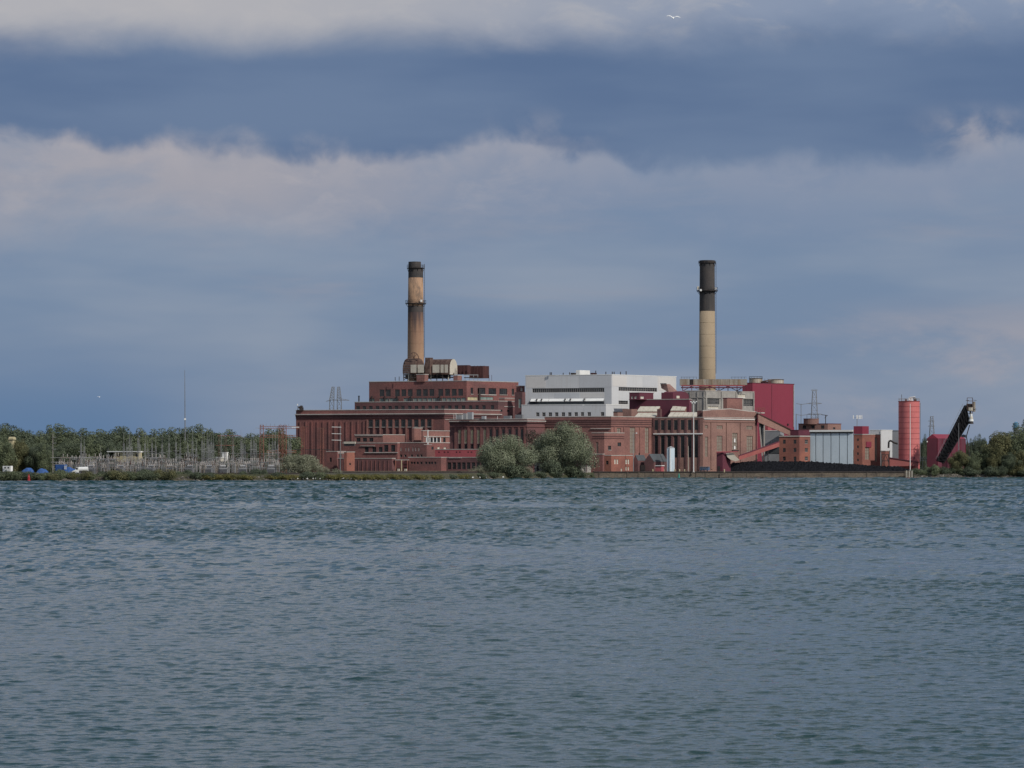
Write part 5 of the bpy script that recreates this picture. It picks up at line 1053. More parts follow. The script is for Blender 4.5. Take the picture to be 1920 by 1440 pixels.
for h_, mt_ in ((5.0, 'pale_steel'), (7.0, 'steel'), (6.0, 'yard_brown')):
    t = thing('insulator_post', '', 'post'); MB().tube((0, 0, 0), (0, 0, h_ * 0.6), 0.11).build('stand', MT[mt_], t); MB().lathe((0, 0), [(0.09, h_ * 0.6), (0.2, h_ * 0.66), (0.09, h_ * 0.72), (0.2, h_ * 0.78), (0.09, h_ * 0.84), (0.2, h_ * 0.9), (0.06, h_)], 6).build('insulator', MT['stone' if h_ < 6.5 else 'rust'], t)
    m = MB(); n = 8
    for i in range(n):
        a, b = math.pi * i / n, math.pi * (i + 1) / n; m.tube((1.3 - 1.3 * math.cos(a), 0, h_ + 0.9 * math.sin(a)), (1.3 - 1.3 * math.cos(b), 0, h_ + 0.9 * math.sin(b)), 0.06, cap=False)
    m.build('jumper', MT['pale_steel'], t); bp_.append(t)
pl = ['short pale insulator post with curved jumper', 'tall grey insulator post with curved jumper', 'brownish insulator post with curved jumper']; pu = [False] * 3
for k in range(150):
    i = rnd.randrange(3); o = bp_[i] if not pu[i] else copy_tree(bp_[i]); pu[i] = True
    px = 118 + rnd.random() * 410; o.location = gy(px, rnd.uniform(1338, 1415)); o.rotation_euler = (0, 0, rnd.uniform(-0.6, 0.6) + (math.pi if rnd.random() < 0.5 else 0)); o.scale = (1, 1, rnd.uniform(0.7, 1.15)); tag(o, pl[i] + ' ' + zone(px), 'post', 'insulator posts of the left switchyard')
for k in range(22):
    px = 128 + k * 18.5 + rnd.uniform(-6, 6); d = rnd.uniform(1350, 1432); wd = rnd.uniform(8, 13); hh = rnd.choice((5.5, 7.0, 9.5)); t = thing('bus_rack', 'wide grey busbar rack with close posts ' + zone(px), 'gantry', gy(px, d), 'wide busbar racks of the left switchyard', rnd.uniform(-0.4, 0.4)); o3 = Vector((0, 0, 0)); ORG[t.name] = o3
    for j in range(5): MB().tube((-wd / 2 + j * wd / 4, 0, 0), (-wd / 2 + j * wd / 4, 0, hh), 0.09).build('post', MT['yard_brown' if k % 3 else 'steel'], t)
    for z in (hh, hh * 0.72, hh * 0.45): MB().tube((-wd / 2, 0, z), (wd / 2, 0, z), 0.08).build('rail', MT['steel'], t)
    for j in range(4): MB().tube((-wd / 2 + j * wd / 4, 0, hh * 0.45), (-wd / 2 + (j + 1) * wd / 4, 0, hh * 0.72), 0.05).build('brace', MT['steel'], t)
# tall slim masts
mm = thing('lightning_mast', 'tall slim grey steel mast rising from the left switchyard', 'mast', (0, 0, 0), 'slim masts of the left switchyard')
m = MB(); lattice(m, (0, 0, 0), (0, 0, 13), 0.9, 0.5, 7, 0.055); m.build('lattice_shaft', MT['pale_steel'], mm); MB().tube((0, 0, 13), (0, 0, 17.5), 0.06, 4).build('spike', MT['pale_steel'], mm); MB().box((0, 0, 9.5), (2.6, 0.15, 0.15)).build('crossarm', MT['pale_steel'], mm)
first = True
for px, top in ((232, 812), (238, 822), (243, 800), (247, 820), (259, 798), (262, 815), (272, 812), (277, 825), (285, 812), (292, 818), (304, 815), (317, 812), (330, 810), (338, 822), (352, 815), (361, 806), (368, 824), (379, 806), (383, 812), (389, 802), (392, 815), (396, 808), (400, 812), (415, 815), (437, 818), (452, 806), (455, 812), (459, 815), (471, 806), (476, 805), (480, 812), (505, 812), (511, 808), (516, 806), (521, 815), (541, 806), (545, 812), (189, 835), (203, 840), (216, 838), (152, 812), (158, 820)):
    o = mm if first else copy_tree(mm); first = False; d = rnd.uniform(1380, 1440); o.location = gy(px, d); sc = (ZZ(top, d) - G) / 17.5; o.scale = (1.0, 1.0, sc); tag(o, ('tallest' if top < 807 else 'tall' if top < 815 else 'shorter') + ' slim grey steel mast ' + zone(px), 'mast', 'slim masts of the left switchyard')
# wooden line pole with arms
t = thing('utility_pole', 'tall pale wooden pole with three short arms at the left of the switchyard', 'utility pole', gy(99, 1372)); MB().tube(gy(99, 1372), PT(99, 813, 1372), 0.26, 8, 0.18).build('pole', MT['bark_pale'], t)
for y in (820, 831, 842.5): MB().tube(PT(99, y, 1371.7), PT(105.5, y - 0.5, 1371.7), 0.13).build('arm', MT['pale_steel'], t)
MB().tube(PT(95, 866.5, 1371.7), PT(120, 866.5, 1371.7), 0.16).build('lower_arm', MT['pale_steel'], t); MB().tube(PT(95, 858, 1371.7), PT(190, 857.5, 1371.7), 0.12).build('bus_bar', MT['pale_steel'], t)
# red and orange strain gantry
d = 1400.0
t = thing('red_strain_gantry', 'rust-red lattice line gantry at the left end of the long brick hall', 'gantry', gy(530, d))
for x, yt, w, mt in ((491, 797, 1.6, 'rust_orange'), (526, 797, 1.4, 'rust_orange'), (534, 797, 1.4, 'rust_orange')):
    m = MB(); lattice(m, (XX(x, d), d, G), PT(x, yt, d), w * 1.2, w, 12, 0.11); m.build('lattice_column', MT[mt], t)
for y, x0, x1, mt in ((799.5, 487, 561, 'rust_orange'), (816, 487, 555, 'rust_orange'), (845, 500, 556, 'rust_orange')):
    m = MB(); a, b = PT(x0, y, d), PT(x1, y, d); m.tube(a, b, 0.16); m.tube(a + Vector((0, 0, -1.0)), b + Vector((0, 0, -1.0)), 0.13); n = 16
    for i in range(n): m.tube(a.lerp(b, i / n), a.lerp(b, (i + 1) / n) + Vector((0, 0, -1.0)), 0.08, cap=False)
    m.build('lattice_beam', MT[mt], t)
for x in (489, 493, 499, 507, 515, 526, 534, 541): MB().tube(PT(x, 799, d), PT(x, 794.5, d), 0.08).build('insulator', MT['steel'], t)
MB().tube(PT(479, 802.5, d), PT(488, 803, d), 0.13).build('arm', MT['pale_steel'], t); MB().tube(PT(547, 801, d - 1), PT(561, 801, d - 1), 0.2).build('arm', MT['white'], t)
for x, yt, lab in ((568, 800, 'orange lattice column in front of the left end of the brick hall'), (604, 803, 'second orange lattice column in front of the brick hall')):
    t = thing('lattice_column', lab, 'column', gy(x, 1440)); m = MB(); lattice(m, (XX(x, 1440), 1440, G), PT(x, yt, 1440), 1.7, 1.3, 12, 0.10); m.build('lattice_shaft', MT['rust_orange'], t); MB().box(PT(x, yt, 1440), (4.5, 0.25, 0.25)).build('top_arm', MT['rust'], t)
    MB().box(PT(x, 843, 1440), (9, 0.25, 0.3)).build('lower_arm', MT['black_steel'], t)
t = thing('line_pole', 'pale grey pole with three white arms in front of the brick hall', 'utility pole', gy(638, 1450)); MB().tube(gy(638, 1450), PT(638, 798, 1450), 0.24, 6, 0.18).build('pole', MT['steel'], t)
for y in (801, 813.5, 825.5): MB().tube(PT(622, y - 0.5, 1449.7), PT(640, y, 1449.7), 0.16).build('arm', MT['white'], t)
t = thing('red_portal', 'dull red portal gantry in the middle of the switchyard', 'gantry', gy(425, 1436))
for x in (411, 423, 436): m = MB(); lattice(m, (XX(x, 1436), 1436, G), PT(x, 817, 1436), 1.0, 0.8, 10, 0.06); m.build('lattice_column', MT['rust'], t)
for y, a, b in ((817, 408, 452), (835, 405, 440)): MB().tube(PT(a, y, 1436), PT(b, y, 1436), 0.18).build('beam', MT['rust_orange'], t)
# transformers
tr = thing('transformer', '', 'transformer')
MB().box((0, 0, 1.5), (3.6, 2.2, 2.6)).build('tank', MT['steel'], tr); MB().tube((-1.2, 0, 3.6), (1.4, 0, 3.6), 0.4, 10).build('conservator', MT['pale_steel'], tr)
for i in range(7): MB().box((-1.5 + 0.5 * i, -1.35, 1.4), (0.12, 0.5, 2.0)).build('radiator_fin', MT['steel'], tr)
for i in range(3): MB().lathe((-0.9 + 0.9 * i, 0.5), [(0.22, 2.8), (0.12, 3.2), (0.22, 3.6), (0.1, 4.6)], 8).build('bushing', MT['stone'], tr)
first = True
for px, d in ((170, 1350), (226, 1346), (318, 1348), (356, 1344), (392, 1346), (418, 1350), (455, 1344), (508, 1346), (283, 1350)):
    o = tr if first else copy_tree(tr); first = False; o.location = gy(px, d); o.rotation_euler = (0, 0, rnd.uniform(-0.3, 0.3)); tag(o, 'pale grey finned transformer low among the gantries ' + zone(px), 'transformer', 'transformers of the left switchyard')
t = low('beige_control_house', 'low beige house with flat white roof behind the switchyard', 213, 260, 266, 848, 1442, 'yellow_cream', coping='white'); 
for x in (220, 237, 254): t.win('front', x, x + 4.5, 851, 856.5, nv=0, nh=0)
t.strip('front', 202, 262, 845.8, 847.4, 1.0, 'white', 'eaves', -6); t.done()
t = low('white_relay_house', 'small white relay house among the yard gantries', 416, 424, 428, 849, 1445, 'white', coping='white'); t.done()
t = low('white_relay_house', 'low white roofed relay house right of the middle of the yard', 405, 412, 419, 858, 1443, 'cream', coping='white'); t.done()
t = low('grey_warehouse', 'pale grey-blue warehouse with a window row beyond the switchyard', 414, 452, 456, 821, 1700, 'grey_clad', coping='steel')
for x in (419, 425, 431, 437, 443, 449): t.win('front', x, x + 3.2, 824.5, 829, nv=0, nh=0)
t.done()
t = low('tan_tower_house', 'narrow tan house among the trees at the far left', 16, 24, 29, 824, 1420, 'yellow_cream', coping=None); t.win('front', 18, 21, 830, 836, nv=0, nh=0); t.done()
vault(t.root, 15.5, 24, 29.5, 819, 824.2, 1419.5, 'rounded_roof', 'yellow_cream', 0.9)
# covered heaps and vehicles on the left bank
def tarp(label, px, w, h, seed, mat='blue', d=1336):
    r2 = random.Random(seed); n, m2 = 12, 7; vs = []
    for j in range(m2):
        v = j / (m2 - 1) * 2 - 1
        for i in range(n):
            u = i / (n - 1) * 2 - 1; hh = h * (1 - abs(u) ** 7) * (1 - abs(v) ** 5) * (0.85 + 0.15 * math.sin(3 * u + seed)) + r2.uniform(-0.25, 0.25) * (1 - u * u)
            vs.append((XX(px, d) + u * w / 2, d + v * 2.4, G - 0.1 + max(0, hh)))
    o = MB().add(vs, [(j * n + i, j * n + i + 1, (j + 1) * n + i + 1, (j + 1) * n + i) for j in range(m2 - 1) for i in range(n - 1)]).build('covered_boat', MT[mat], org=(XX(px, d), d, G)); tag(o, label, 'covered boat'); return o
tarp('leftmost boat under blue tarpaulin on the left bank', 52, 6.0, 2.9, 1); tarp('second boat under blue tarpaulin on the left bank', 80, 5.6, 2.5, 2); tarp('low blue covered boat beside the white tanker', 133, 6.2, 3.2, 3, d=1342)
t = thing('blue_trailer', 'blue box trailer with two white panels behind the left bank', 'trailer', gy(115, 1340)); block(t, 'body', 104, 121, 126, 871, 883, 1340, 'blue'); block(t, 'white_panel', 120.6, 122, None, 873, 880, 1339.3, 'white', 0.2); block(t, 'white_panel', 123, 124.6, None, 873, 880, 1339.3, 'white', 0.2)
for x in (107, 119): MB().tube(PT(x, 886, 1339), PT(x, 886, 1341.5), 0.5, 12).build('wheel', MT['black_steel'], t)
t = thing('white_tanker', 'white tanker truck with sloping bonnet on the left bank', 'truck', gy(150, 1330)); MB().tube(PT(148, 880, 1330), PT(165, 879.5, 1330), 1.05, 14).build('tank', MT['white'], t)
m = MB(); q = [PT(135, 886, 1329), PT(148, 886, 1329), PT(148, 876, 1329), PT(143, 876, 1329), PT(141, 881, 1329), PT(135, 883.5, 1329)]; m.add(q + [v + Vector((0, 2.2, 0)) for v in q], [tuple(range(5, -1, -1)), tuple(range(6, 12))] + [(i, (i + 1) % 6, 6 + (i + 1) % 6, 6 + i) for i in range(6)]); m.build('cab', MT['white'], t)
MB().box(PT(144.3, 878.5, 1328.9), (0.8, 0.1, 0.8)).build('cab_window', MT['glass'], t); MB().box(PT(155, 884, 1330), (5.5, 1.6, 0.3)).build('chassis', MT['black_steel'], t)
for x in (139, 153, 161): MB().tube(PT(x, 886, 1328.8), PT(x, 886, 1329.4), 0.48, 12).build('wheel', MT['black_steel'], t)
t = thing('white_camper', 'white camper van half hidden by shrubs at the far left', 'van', gy(14, 1336)); block(t, 'body', 5, 20, 24, 873.5, 884, 1336, 'white'); block(t, 'window', 8, 11, None, 875.5, 878.5, 1336.2, 'glass', 0.2); block(t, 'window', 14, 17, None, 875.5, 878.5, 1335.4, 'glass', 0.2)
for x in (8, 18): MB().tube(PT(x, 886.5, 1335), PT(x, 886.5, 1338), 0.45, 12).build('wheel', MT['black_steel'], t)

# ------------------------------------------------------------------ vegetation
def crown_mesh(name, seed, w, h, depth, z0, n, leaf, mat, lobes=14, shape='round', droop=0.0):
    r = np.random.RandomState(seed); cen = []; rad = []
    if shape == 'cone':
        for k in np.linspace(-0.9, 0.96, 16): cen.append(np.array([0.0, 0.0, k])); rad.append(0.08 + 0.22 * (1 - k) / 2)
        for i in range(lobes):
            z = r.uniform(-1, 0.8); a = r.uniform(0, 6.28); q = (0.12 + 0.75 * (1 - z) / 2) * r.uniform(0.5, 0.9); cen.append(np.array([q * math.cos(a), q * math.sin(a), z])); rad.append(0.10 + 0.16 * (1 - z) / 2)
    else:
        for i in range(7): cen.append(r.uniform(-0.36, 0.36, 3) + np.array([0, 0, -0.1])); rad.append(r.uniform(0.42, 0.55))      # body of the crown
        for i in range(lobes):                                                                                                     # boughs that stand out of it
            u = r.normal(size=3); u /= np.linalg.norm(u); u[2] = abs(u[2]) * 1.05 - 0.35 if r.rand() < 0.75 else u[2]; cen.append(u * r.uniform(0.55, 0.86)); rad.append(r.uniform(0.13, 0.30))
    lobes = len(cen); cen = np.array(cen); rad = np.array(rad); pr = rad ** 2 / np.sum(rad ** 2)
    which = r.choice(lobes, n, p=pr); dirs = r.normal(size=(n, 3)); dirs /= np.linalg.norm(dirs, axis=1)[:, None]; rr = rad[which] * np.where(r.rand(n) < 0.85, r.uniform(0.86, 1.06, n), r.uniform(0.3, 0.9, n))
    p = cen[which] + dirs * rr[:, None]; p[:, 2] -= droop * r.uniform(0, 1, n) * (np.hypot(p[:, 0], p[:, 1])) ** 2
    lo, hi = np.percentile(p, 0.5, axis=0), np.percentile(p, 99.5, axis=0); p = (p - (lo + hi) / 2) / ((hi - lo) / 2); cen = (cen - (lo + hi) / 2) / ((hi - lo) / 2)
    P = np.stack([p[:, 0] * w / 2, p[:, 1] * depth / 2, z0 + (p[:, 2] + 1) / 2 * (h - z0)], -1)
    P[:, 2] = np.maximum(P[:, 2], 0.05)
    nrm = dirs + r.normal(0, 0.34, (n, 3)); nrm /= np.linalg.norm(nrm, axis=1)[:, None]
    t1 = np.cross(nrm, r.normal(size=(n, 3))); t1 /= np.linalg.norm(t1, axis=1)[:, None]; t2 = np.cross(nrm, t1)
    sz = leaf * r.uniform(0.55, 1.25, n)[:, None]; q = np.stack([P - t1 * sz * 0.5, P + t2 * sz * 0.38, P + t1 * sz * 0.5, P - t2 * sz * 0.38], 1).reshape(-1, 3)
    me = bpy.data.meshes.new(name); me.from_pydata(q.tolist(), [], np.arange(4 * n).reshape(-1, 4).tolist()); me.materials.append(MT[mat]); me.update(); return me, cen * np.array([w / 2, depth / 2, (h - z0) / 2]) + np.array([0, 0, (h + z0) / 2])
def trunk_mesh(h, r, limbs, mat, z_fork):
    m = MB(); m.tube((0, 0, -0.4), (0.1, 0, z_fork), r, 8, r * 0.7)
    for c in limbs: m.tube((0.1, 0, z_fork * random.Random(int(c[0] * 100)).uniform(0.7, 1.0)), tuple(c), r * 0.42, 5, r * 0.1)
    return m.mesh('trunk', MT[mat])
def tree_proto(key, seed, w, h, n, leaf, mat, z0=None, lobes=14, shape='round', bark='bark', depth=None, droop=0.0):
    z0 = h * 0.15 if z0 is None else z0; cm, cen = crown_mesh(key + '_crown', seed, w, h, depth or w, z0, n, leaf, mat, lobes, shape, droop)
    order = sorted(cen.tolist(), key=lambda c: c[2])
    tm = trunk_mesh(h, max(0.12, h * 0.022), order[::2] + ([[0, 0, h * 0.95]] if shape == 'cone' else []), bark, max(h * 0.18, z0 * 0.9)); return cm, tm, w, h
TP = {}
def plant(key, px, ytop, wpx, d, name, label, cat, group=None, zb=G, rz=None):
    cm, tm, w, h = TP[key]; t = thing(name, label, cat, (XX(px, d), d, zb), group)
    s = d / F; hh = ZZ(ytop, d) - zb; t.scale = (wpx * s / w, wpx * s / w, hh / h); t.rotation_euler = (0, 0, rz if rz is not None else 0.0)
    for nm, me in (('trunk', tm), ('crown', cm)):
        o = bpy.data.objects.new(nm, me); COL.objects.link(o); o.parent = t
    return t
# the willows by the water
TP['willow_a'] = tree_proto('wa', 21, 28, 22, 52000, 0.50, 'leaf_willow', 0.3, 40, bark='bark_pale', depth=18, droop=0.25)
TP['willow_b'] = tree_proto('wb', 22, 28, 26, 56000, 0.50, 'leaf_willow', 0.5, 44, bark='bark_pale', depth=18, droop=0.2)
TP['brown'] = tree_proto('br', 23, 12, 16, 8000, 0.55, 'leaf_brown', 1.0, 22)
TP['silver'] = tree_proto('si', 24, 20, 10, 20000, 0.42, 'leaf_silver', 0.1, 30, depth=11, droop=0.2)
plant('willow_a', 949, 818, 106, 1474, 'willow_tree', 'left round silvery willow at the water before the narrow windows', 'tree', zb=0.6)
plant('willow_b', 1058, 795, 112, 1533, 'willow_tree', 'taller right willow at the water beside the quay corner', 'tree', zb=0.6)
plant('brown', 1008, 808, 46, 1548, 'brown_tree', 'dark brownish tree between the two big willows', 'tree')
plant('silver', 563, 853, 80, 1372, 'willow_bush', 'pale silvery bush before the left end of the brick hall', 'bush', zb=2.0)
TP['silver2'] = tree_proto('si2', 25, 16, 8, 4000, 0.45, 'leaf_silver', 0.1, 16, depth=9)
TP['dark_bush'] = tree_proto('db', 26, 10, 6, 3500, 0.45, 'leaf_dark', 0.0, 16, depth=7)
TP['mid_bush'] = tree_proto('mb', 27, 10, 6, 3500, 0.42, 'leaf_mid', 0.0, 16, depth=7)
TP['olive_bush'] = tree_proto('ob', 28, 10, 5, 3200, 0.40, 'leaf_olive', 0.0, 16, depth=7)
TP['yellow_bush'] = tree_proto('yb', 29, 10, 3.5, 3000, 0.36, 'leaf_yellow', 0.0, 18, depth=6)
TP['round_a'] = tree_proto('ra', 30, 14, 18, 17000, 0.52, 'leaf_dark', 0.6, 30)
TP['round_b'] = tree_proto('rb', 31, 13, 17, 17000, 0.52, 'leaf_mid', 0.6, 28)
TP['tall_a'] = tree_proto('ta', 32, 8, 19, 6500, 0.55, 'leaf_dark', 0.5, 34, shape='cone')
TP['tall_b'] = tree_proto('tb', 33, 8, 19, 7000, 0.6, 'leaf_mid', 0.6, 30)
TP['round_o'] = tree_proto('ro', 34, 14, 16, 17000, 0.5, 'leaf_olive', 0.4, 30)
plant('silver2', 985, 868, 30, 1486, 'willow_bush', 'low pale bush at the foot of the left willow', 'bush', zb=0.3)
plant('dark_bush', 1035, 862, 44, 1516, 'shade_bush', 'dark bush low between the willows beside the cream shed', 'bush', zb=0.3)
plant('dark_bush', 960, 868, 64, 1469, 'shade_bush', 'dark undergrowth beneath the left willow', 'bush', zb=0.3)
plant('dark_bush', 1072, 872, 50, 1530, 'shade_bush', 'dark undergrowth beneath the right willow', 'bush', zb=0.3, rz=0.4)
rv = random.Random(77)
# wood behind the switchyard
back = []
x = -60
while x < 530:
    top = float(np.interp(x, [-60, 0, 30, 45, 62, 78, 90, 105, 120, 140, 165, 200, 225, 260, 300, 345, 375, 400, 440, 470, 520, 565], [806, 804, 802, 805, 812, 826, 806, 800, 806, 812, 812, 807, 809, 808, 807, 806, 801, 811, 815, 814, 806, 812]))
    back.append((x, top + rv.uniform(-3, 5))); x += rv.uniform(11, 17)
for i, (x, top) in enumerate(back):
    key = rv.choice(('round_a', 'round_b', 'round_a', 'round_b') if x < 230 else ('tall_b', 'round_b', 'round_a', 'round_b', 'round_a'))
    w = {'round_a': 76, 'round_b': 68, 'tall_a': 22, 'tall_b': 36}[key] * rv.uniform(0.85, 1.2)
    kind = {'round_a': 'dark green broad tree in the wood behind the switchyard', 'round_b': 'mid green broad tree in the wood behind the switchyard', 'tall_a': 'narrow pointed dark tree in the wood behind the switchyard', 'tall_b': 'narrow light green tree in the wood behind the switchyard'}[key]
    plant(key, x, top, w, rv.uniform(1490, 1560), 'wood_tree', kind.replace(' in the wood behind the switchyard', ' of the back wood ') + zone(x), 'tree', kind.replace(' in the wood', 's in the wood'), rz=rv.uniform(0, 6))
for i in range(36):
    x = -70 + i * 16 + rv.uniform(-5, 5); key = rv.choice(('round_a', 'round_b')); kind = {'round_a': 'low dark green tree under the wood edge behind the gantries', 'round_b': 'low mid green tree under the wood edge behind the gantries'}[key]
    plant(key, x, rv.uniform(822, 842), rv.uniform(50, 66), rv.uniform(1450, 1480), 'understorey_tree', kind.replace(' behind the gantries', ' ') + zone(x), 'tree', kind, rz=rv.uniform(0, 6))
for x, top, w, key, lab in ((8, 822, 44, 'round_b', 'leafy tree at the left edge beside the tan house'), (40, 826, 40, 'round_o', 'olive tree right of the tan house'), (66, 834, 40, 'round_a', 'dark round tree behind the blue covered boats'), (84, 838, 34, 'round_b', 'mid green tree left of the wooden pole'), (-25, 818, 50, 'round_a', 'dark tree at the very left edge'), (22, 850, 30, 'round_o', 'low olive tree below the tan house')):
    plant(key, x, top, w, rv.uniform(1370, 1400), 'bank_tree', lab, 'tree', rz=rv.uniform(0, 6))
for k in range(30):
    px = 125 + k * 14.5 + rv.uniform(-4, 4); plant('dark_bush', px, rv.uniform(861, 871), rv.uniform(24, 34), rv.uniform(1428, 1438), 'yard_hedge_bush', 'dark bush of the hedge behind the gantries ' + zone(px), 'bush', 'hedge bushes behind the switchyard', rz=rv.uniform(0, 6))
# shrubs along the bank
kinds = {'mid_bush': 'mid green shrub on the left river bank', 'dark_bush': 'dark green shrub on the left river bank', 'olive_bush': 'olive shrub on the left river bank', 'yellow_bush': 'yellowish low shrub at the waterline of the left bank'}
x = -60
while x < 320:
    key = rv.choice(('mid_bush', 'olive_bush', 'dark_bush', 'mid_bush')); d = rv.uniform(1307.5, 1318); plant(key, x, rv.uniform(880, 890), rv.uniform(26, 48), d, 'bank_shrub', kinds[key] + ' ' + zone(x), 'shrub', kinds[key] + 's', zb=0.0, rz=rv.uniform(0, 6)); x += rv.uniform(7, 13)
for x, top, w, key in ((270, 880, 46, 'dark_bush'), (290, 882, 30, 'dark_bush'), (335, 883, 28, 'mid_bush'), (352, 881, 26, 'dark_bush'), (480, 879, 34, 'dark_bush'), (455, 883, 24, 'dark_bush'), (495, 880, 22, 'dark_bush')):
    plant(key, x, top, w, 1326, 'bank_shrub', kinds[key].replace('left river bank', 'bank below the gantries ') + zone(x), 'shrub', 'shrubs below the gantries', zb=0.8, rz=rv.uniform(0, 6))
for x, top, w in ((392, 893, 30), (412, 892, 26), (430, 892, 28), (462, 893, 26), (512, 893, 24), (535, 892, 30), (552, 893, 24), (622, 892, 30), (645, 891, 34), (668, 892, 30), (690, 892, 28), (712, 892, 30), (738, 891, 26), (758, 893, 24), (785, 892, 30), (812, 893, 26), (862, 892, 26)):
    d = float(np.interp(x, [s[0] for s in SHORE], [s[1] for s in SHORE])) + 4.5; plant('yellow_bush', x, top - 2.5, w * 1.45, d, 'shore_shrub', 'yellowish low shrub at the waterline ' + zone_shore(x), 'shrub', 'yellowish shrubs at the waterline', zb=0.2, rz=rv.uniform(-0.3, 0.3))
for x, top, w, key in ((575, 884, 40, 'dark_bush'), (600, 885, 34, 'mid_bush'), (520, 885, 34, 'dark_bush'), (395, 886, 40, 'dark_bush'), (430, 887, 36, 'olive_bush'), (370, 885, 34, 'dark_bush'), (820, 889, 34, 'olive_bush'), (845, 889, 34, 'dark_bush'), (872, 888, 34, 'olive_bush'), (900, 887, 36, 'dark_bush'), (922, 885, 36, 'dark_bush'), (985, 884, 36, 'dark_bush'), (1012, 884, 36, 'dark_bush'), (1040, 882, 40, 'dark_bush'), (1088, 885, 30, 'dark_bush'), (1105, 887, 26, 'mid_bush')):
    d = float(np.interp(x, [s[0] for s in SHORE], [s[1] for s in SHORE])) + 5.5; plant(key, x, top, w, d, 'shore_shrub', {'dark_bush': 'dark shrub at the waterline ', 'mid_bush': 'mid green shrub at the waterline ', 'olive_bush': 'olive shrub at the waterline '}[key] + zone_shore(x), 'shrub', 'shrubs at the waterline before the plant', zb=0.2, rz=rv.uniform(0, 6))
for x, top, w in ((632, 878, 20), (606, 872, 26), (905, 872, 30), (890, 878, 26)):
    plant('silver2', x, top, w, 1440 if x < 700 else 1500, 'shore_shrub', {632: 'small grey-green shrub left of the low brick annex', 606: 'grey-green shrub right of the pale silvery bush', 905: 'loose pale shrub left of the round willow', 890: 'small pale shrub before the dark workshop'}[x], 'shrub', zb=2.0)
# right bank
for x, top, w, d, key, lab in ((1868, 812, 60, 1606, 'round_o', 'big olive tree right of the white gabled house'), (1905, 800, 60, 1612, 'round_b', 'tall green tree at the right edge'), (1940, 790, 70, 1620, 'round_a', 'dark tree at the very right edge'), (1848, 838, 34, 1604, 'round_b', 'mid green tree before the white gabled house'), (1796, 846, 40, 1600, 'round_o', 'olive willow-like tree under the boom conveyor'), (1822, 852, 32, 1600, 'round_b', 'green tree below the boom conveyor head'), (1893, 850, 40, 1600, 'round_a', 'dark tree low at the right bank'), (1862, 846, 26, 1599, 'round_o', 'yellow-olive tree left of the dark right bank trees'), (1912, 846, 30, 1600, 'round_o', 'low olive tree at the right edge')):
    plant(key, x, top, w, d, 'bank_tree', lab, 'tree', rz=rv.uniform(0, 6))
kr = {'mid_bush': 'mid green shrub on the right river bank', 'dark_bush': 'dark shrub on the right river bank', 'olive_bush': 'olive shrub on the right river bank'}
x = 1716
while x < 1990:
    key = rv.choice(('mid_bush', 'olive_bush', 'dark_bush', 'dark_bush')); plant(key, x, rv.uniform(871, 882), rv.uniform(22, 38), rv.uniform(1594, 1602), 'bank_shrub', kr[key] + ' ' + zone_right(x), 'shrub', kr[key] + 's', zb=1.0, rz=rv.uniform(0, 6)); x += rv.uniform(8, 14)
for x, top, w in ((1735, 818, 18), (1731, 826, 20), (1826, 822, 24), (1843, 818, 26), (1858, 824, 24), (1815, 826, 20), (1875, 822, 26), (1650, 840, 30)):
    plant('round_a', x, top, w, 1760, 'far_tree', 'distant dull green tree ' + ('left of the pink silo' if x < 1700 else 'between the pink silo and the crimson house' if x < 1750 else 'right of the boom conveyor' if x < 1850 else 'behind the white gabled house'), 'tree', 'distant trees beyond the right end', rz=rv.uniform(0, 6))
def far_wood():
    r = np.random.RandomState(9); n = 26000; px = r.uniform(-700, 2700, n); d = r.uniform(2400, 2700, n); hz = 12 + 4 * np.sin(px * 0.013) + 3 * np.sin(px * 0.05 + 1) + 2 * np.sin(px * 0.17); z = G + hz * r.uniform(0, 1, n) ** 0.6
    P = np.stack([(px - CX) * d / F, d, z], -1); t1 = r.normal(size=(n, 3)); t1 /= np.linalg.norm(t1, axis=1)[:, None]; t2 = np.cross(t1, r.normal(size=(n, 3))); t2 /= np.linalg.norm(t2, axis=1)[:, None]; s = r.uniform(0.8, 1.9, n)[:, None]
    q = np.stack([P - t1 * s, P + t2 * s, P + t1 * s, P - t2 * s], 1).reshape(-1, 3); me = bpy.data.meshes.new('far_wood'); me.from_pydata(q.tolist(), [], np.arange(4 * n).reshape(-1, 4).tolist()); me.materials.append(MT['leaf_dark'])
    o = bpy.data.objects.new('far_wood', me); COL.objects.link(o); tag(o, 'far dark wood along the horizon behind the plant', 'wood', kind='stuff')
far_wood()

# ------------------------------------------------------------------ last small things
t = thing('gabled_house', 'white gabled house half hidden by trees at the right', 'house', gy(1845, 1612))
p = foot(1836, 1858, 1866, 1612); zt = ZZ(852, 1612); MB().prism(p, G - 0.3, zt).build('wall', MT['white'], t); f = [Vector((v[0], v[1], zt + 0.02)) for v in p]; rz_ = Vector((0, 0, 2.6)); a = (f[0] + f[3]) / 2 + rz_; b = (f[1] + f[2]) / 2 + rz_
MB().add([f[0], f[1], b, a, f[2], f[3]], [(0, 1, 2, 3), (4, 5, 3, 2), (1, 4, 2), (5, 0, 3)]).build('roof', MT['white'], t); MB().tube(f[0], a, 0.25).build('verge', MT['yellow_cream'], t)
MB().box(PT(1846, 862, 1611), (1.6, 0.2, 2.0)).build('door', MT['yellow_cream'], t)
d = 2100; s = d / F; c = (XX(1905, d), d); t = thing('water_tower', 'small blue water tower peeping over the right trees', 'water tower', (c[0], c[1], G))
MB().lathe(c, [(2.2 * s, ZZ(806, d)), (5.2 * s, ZZ(802, d)), (5.2 * s, ZZ(795, d)), (2 * s, ZZ(791, d))], 20).build('tank', MT['blue_tower'], t)
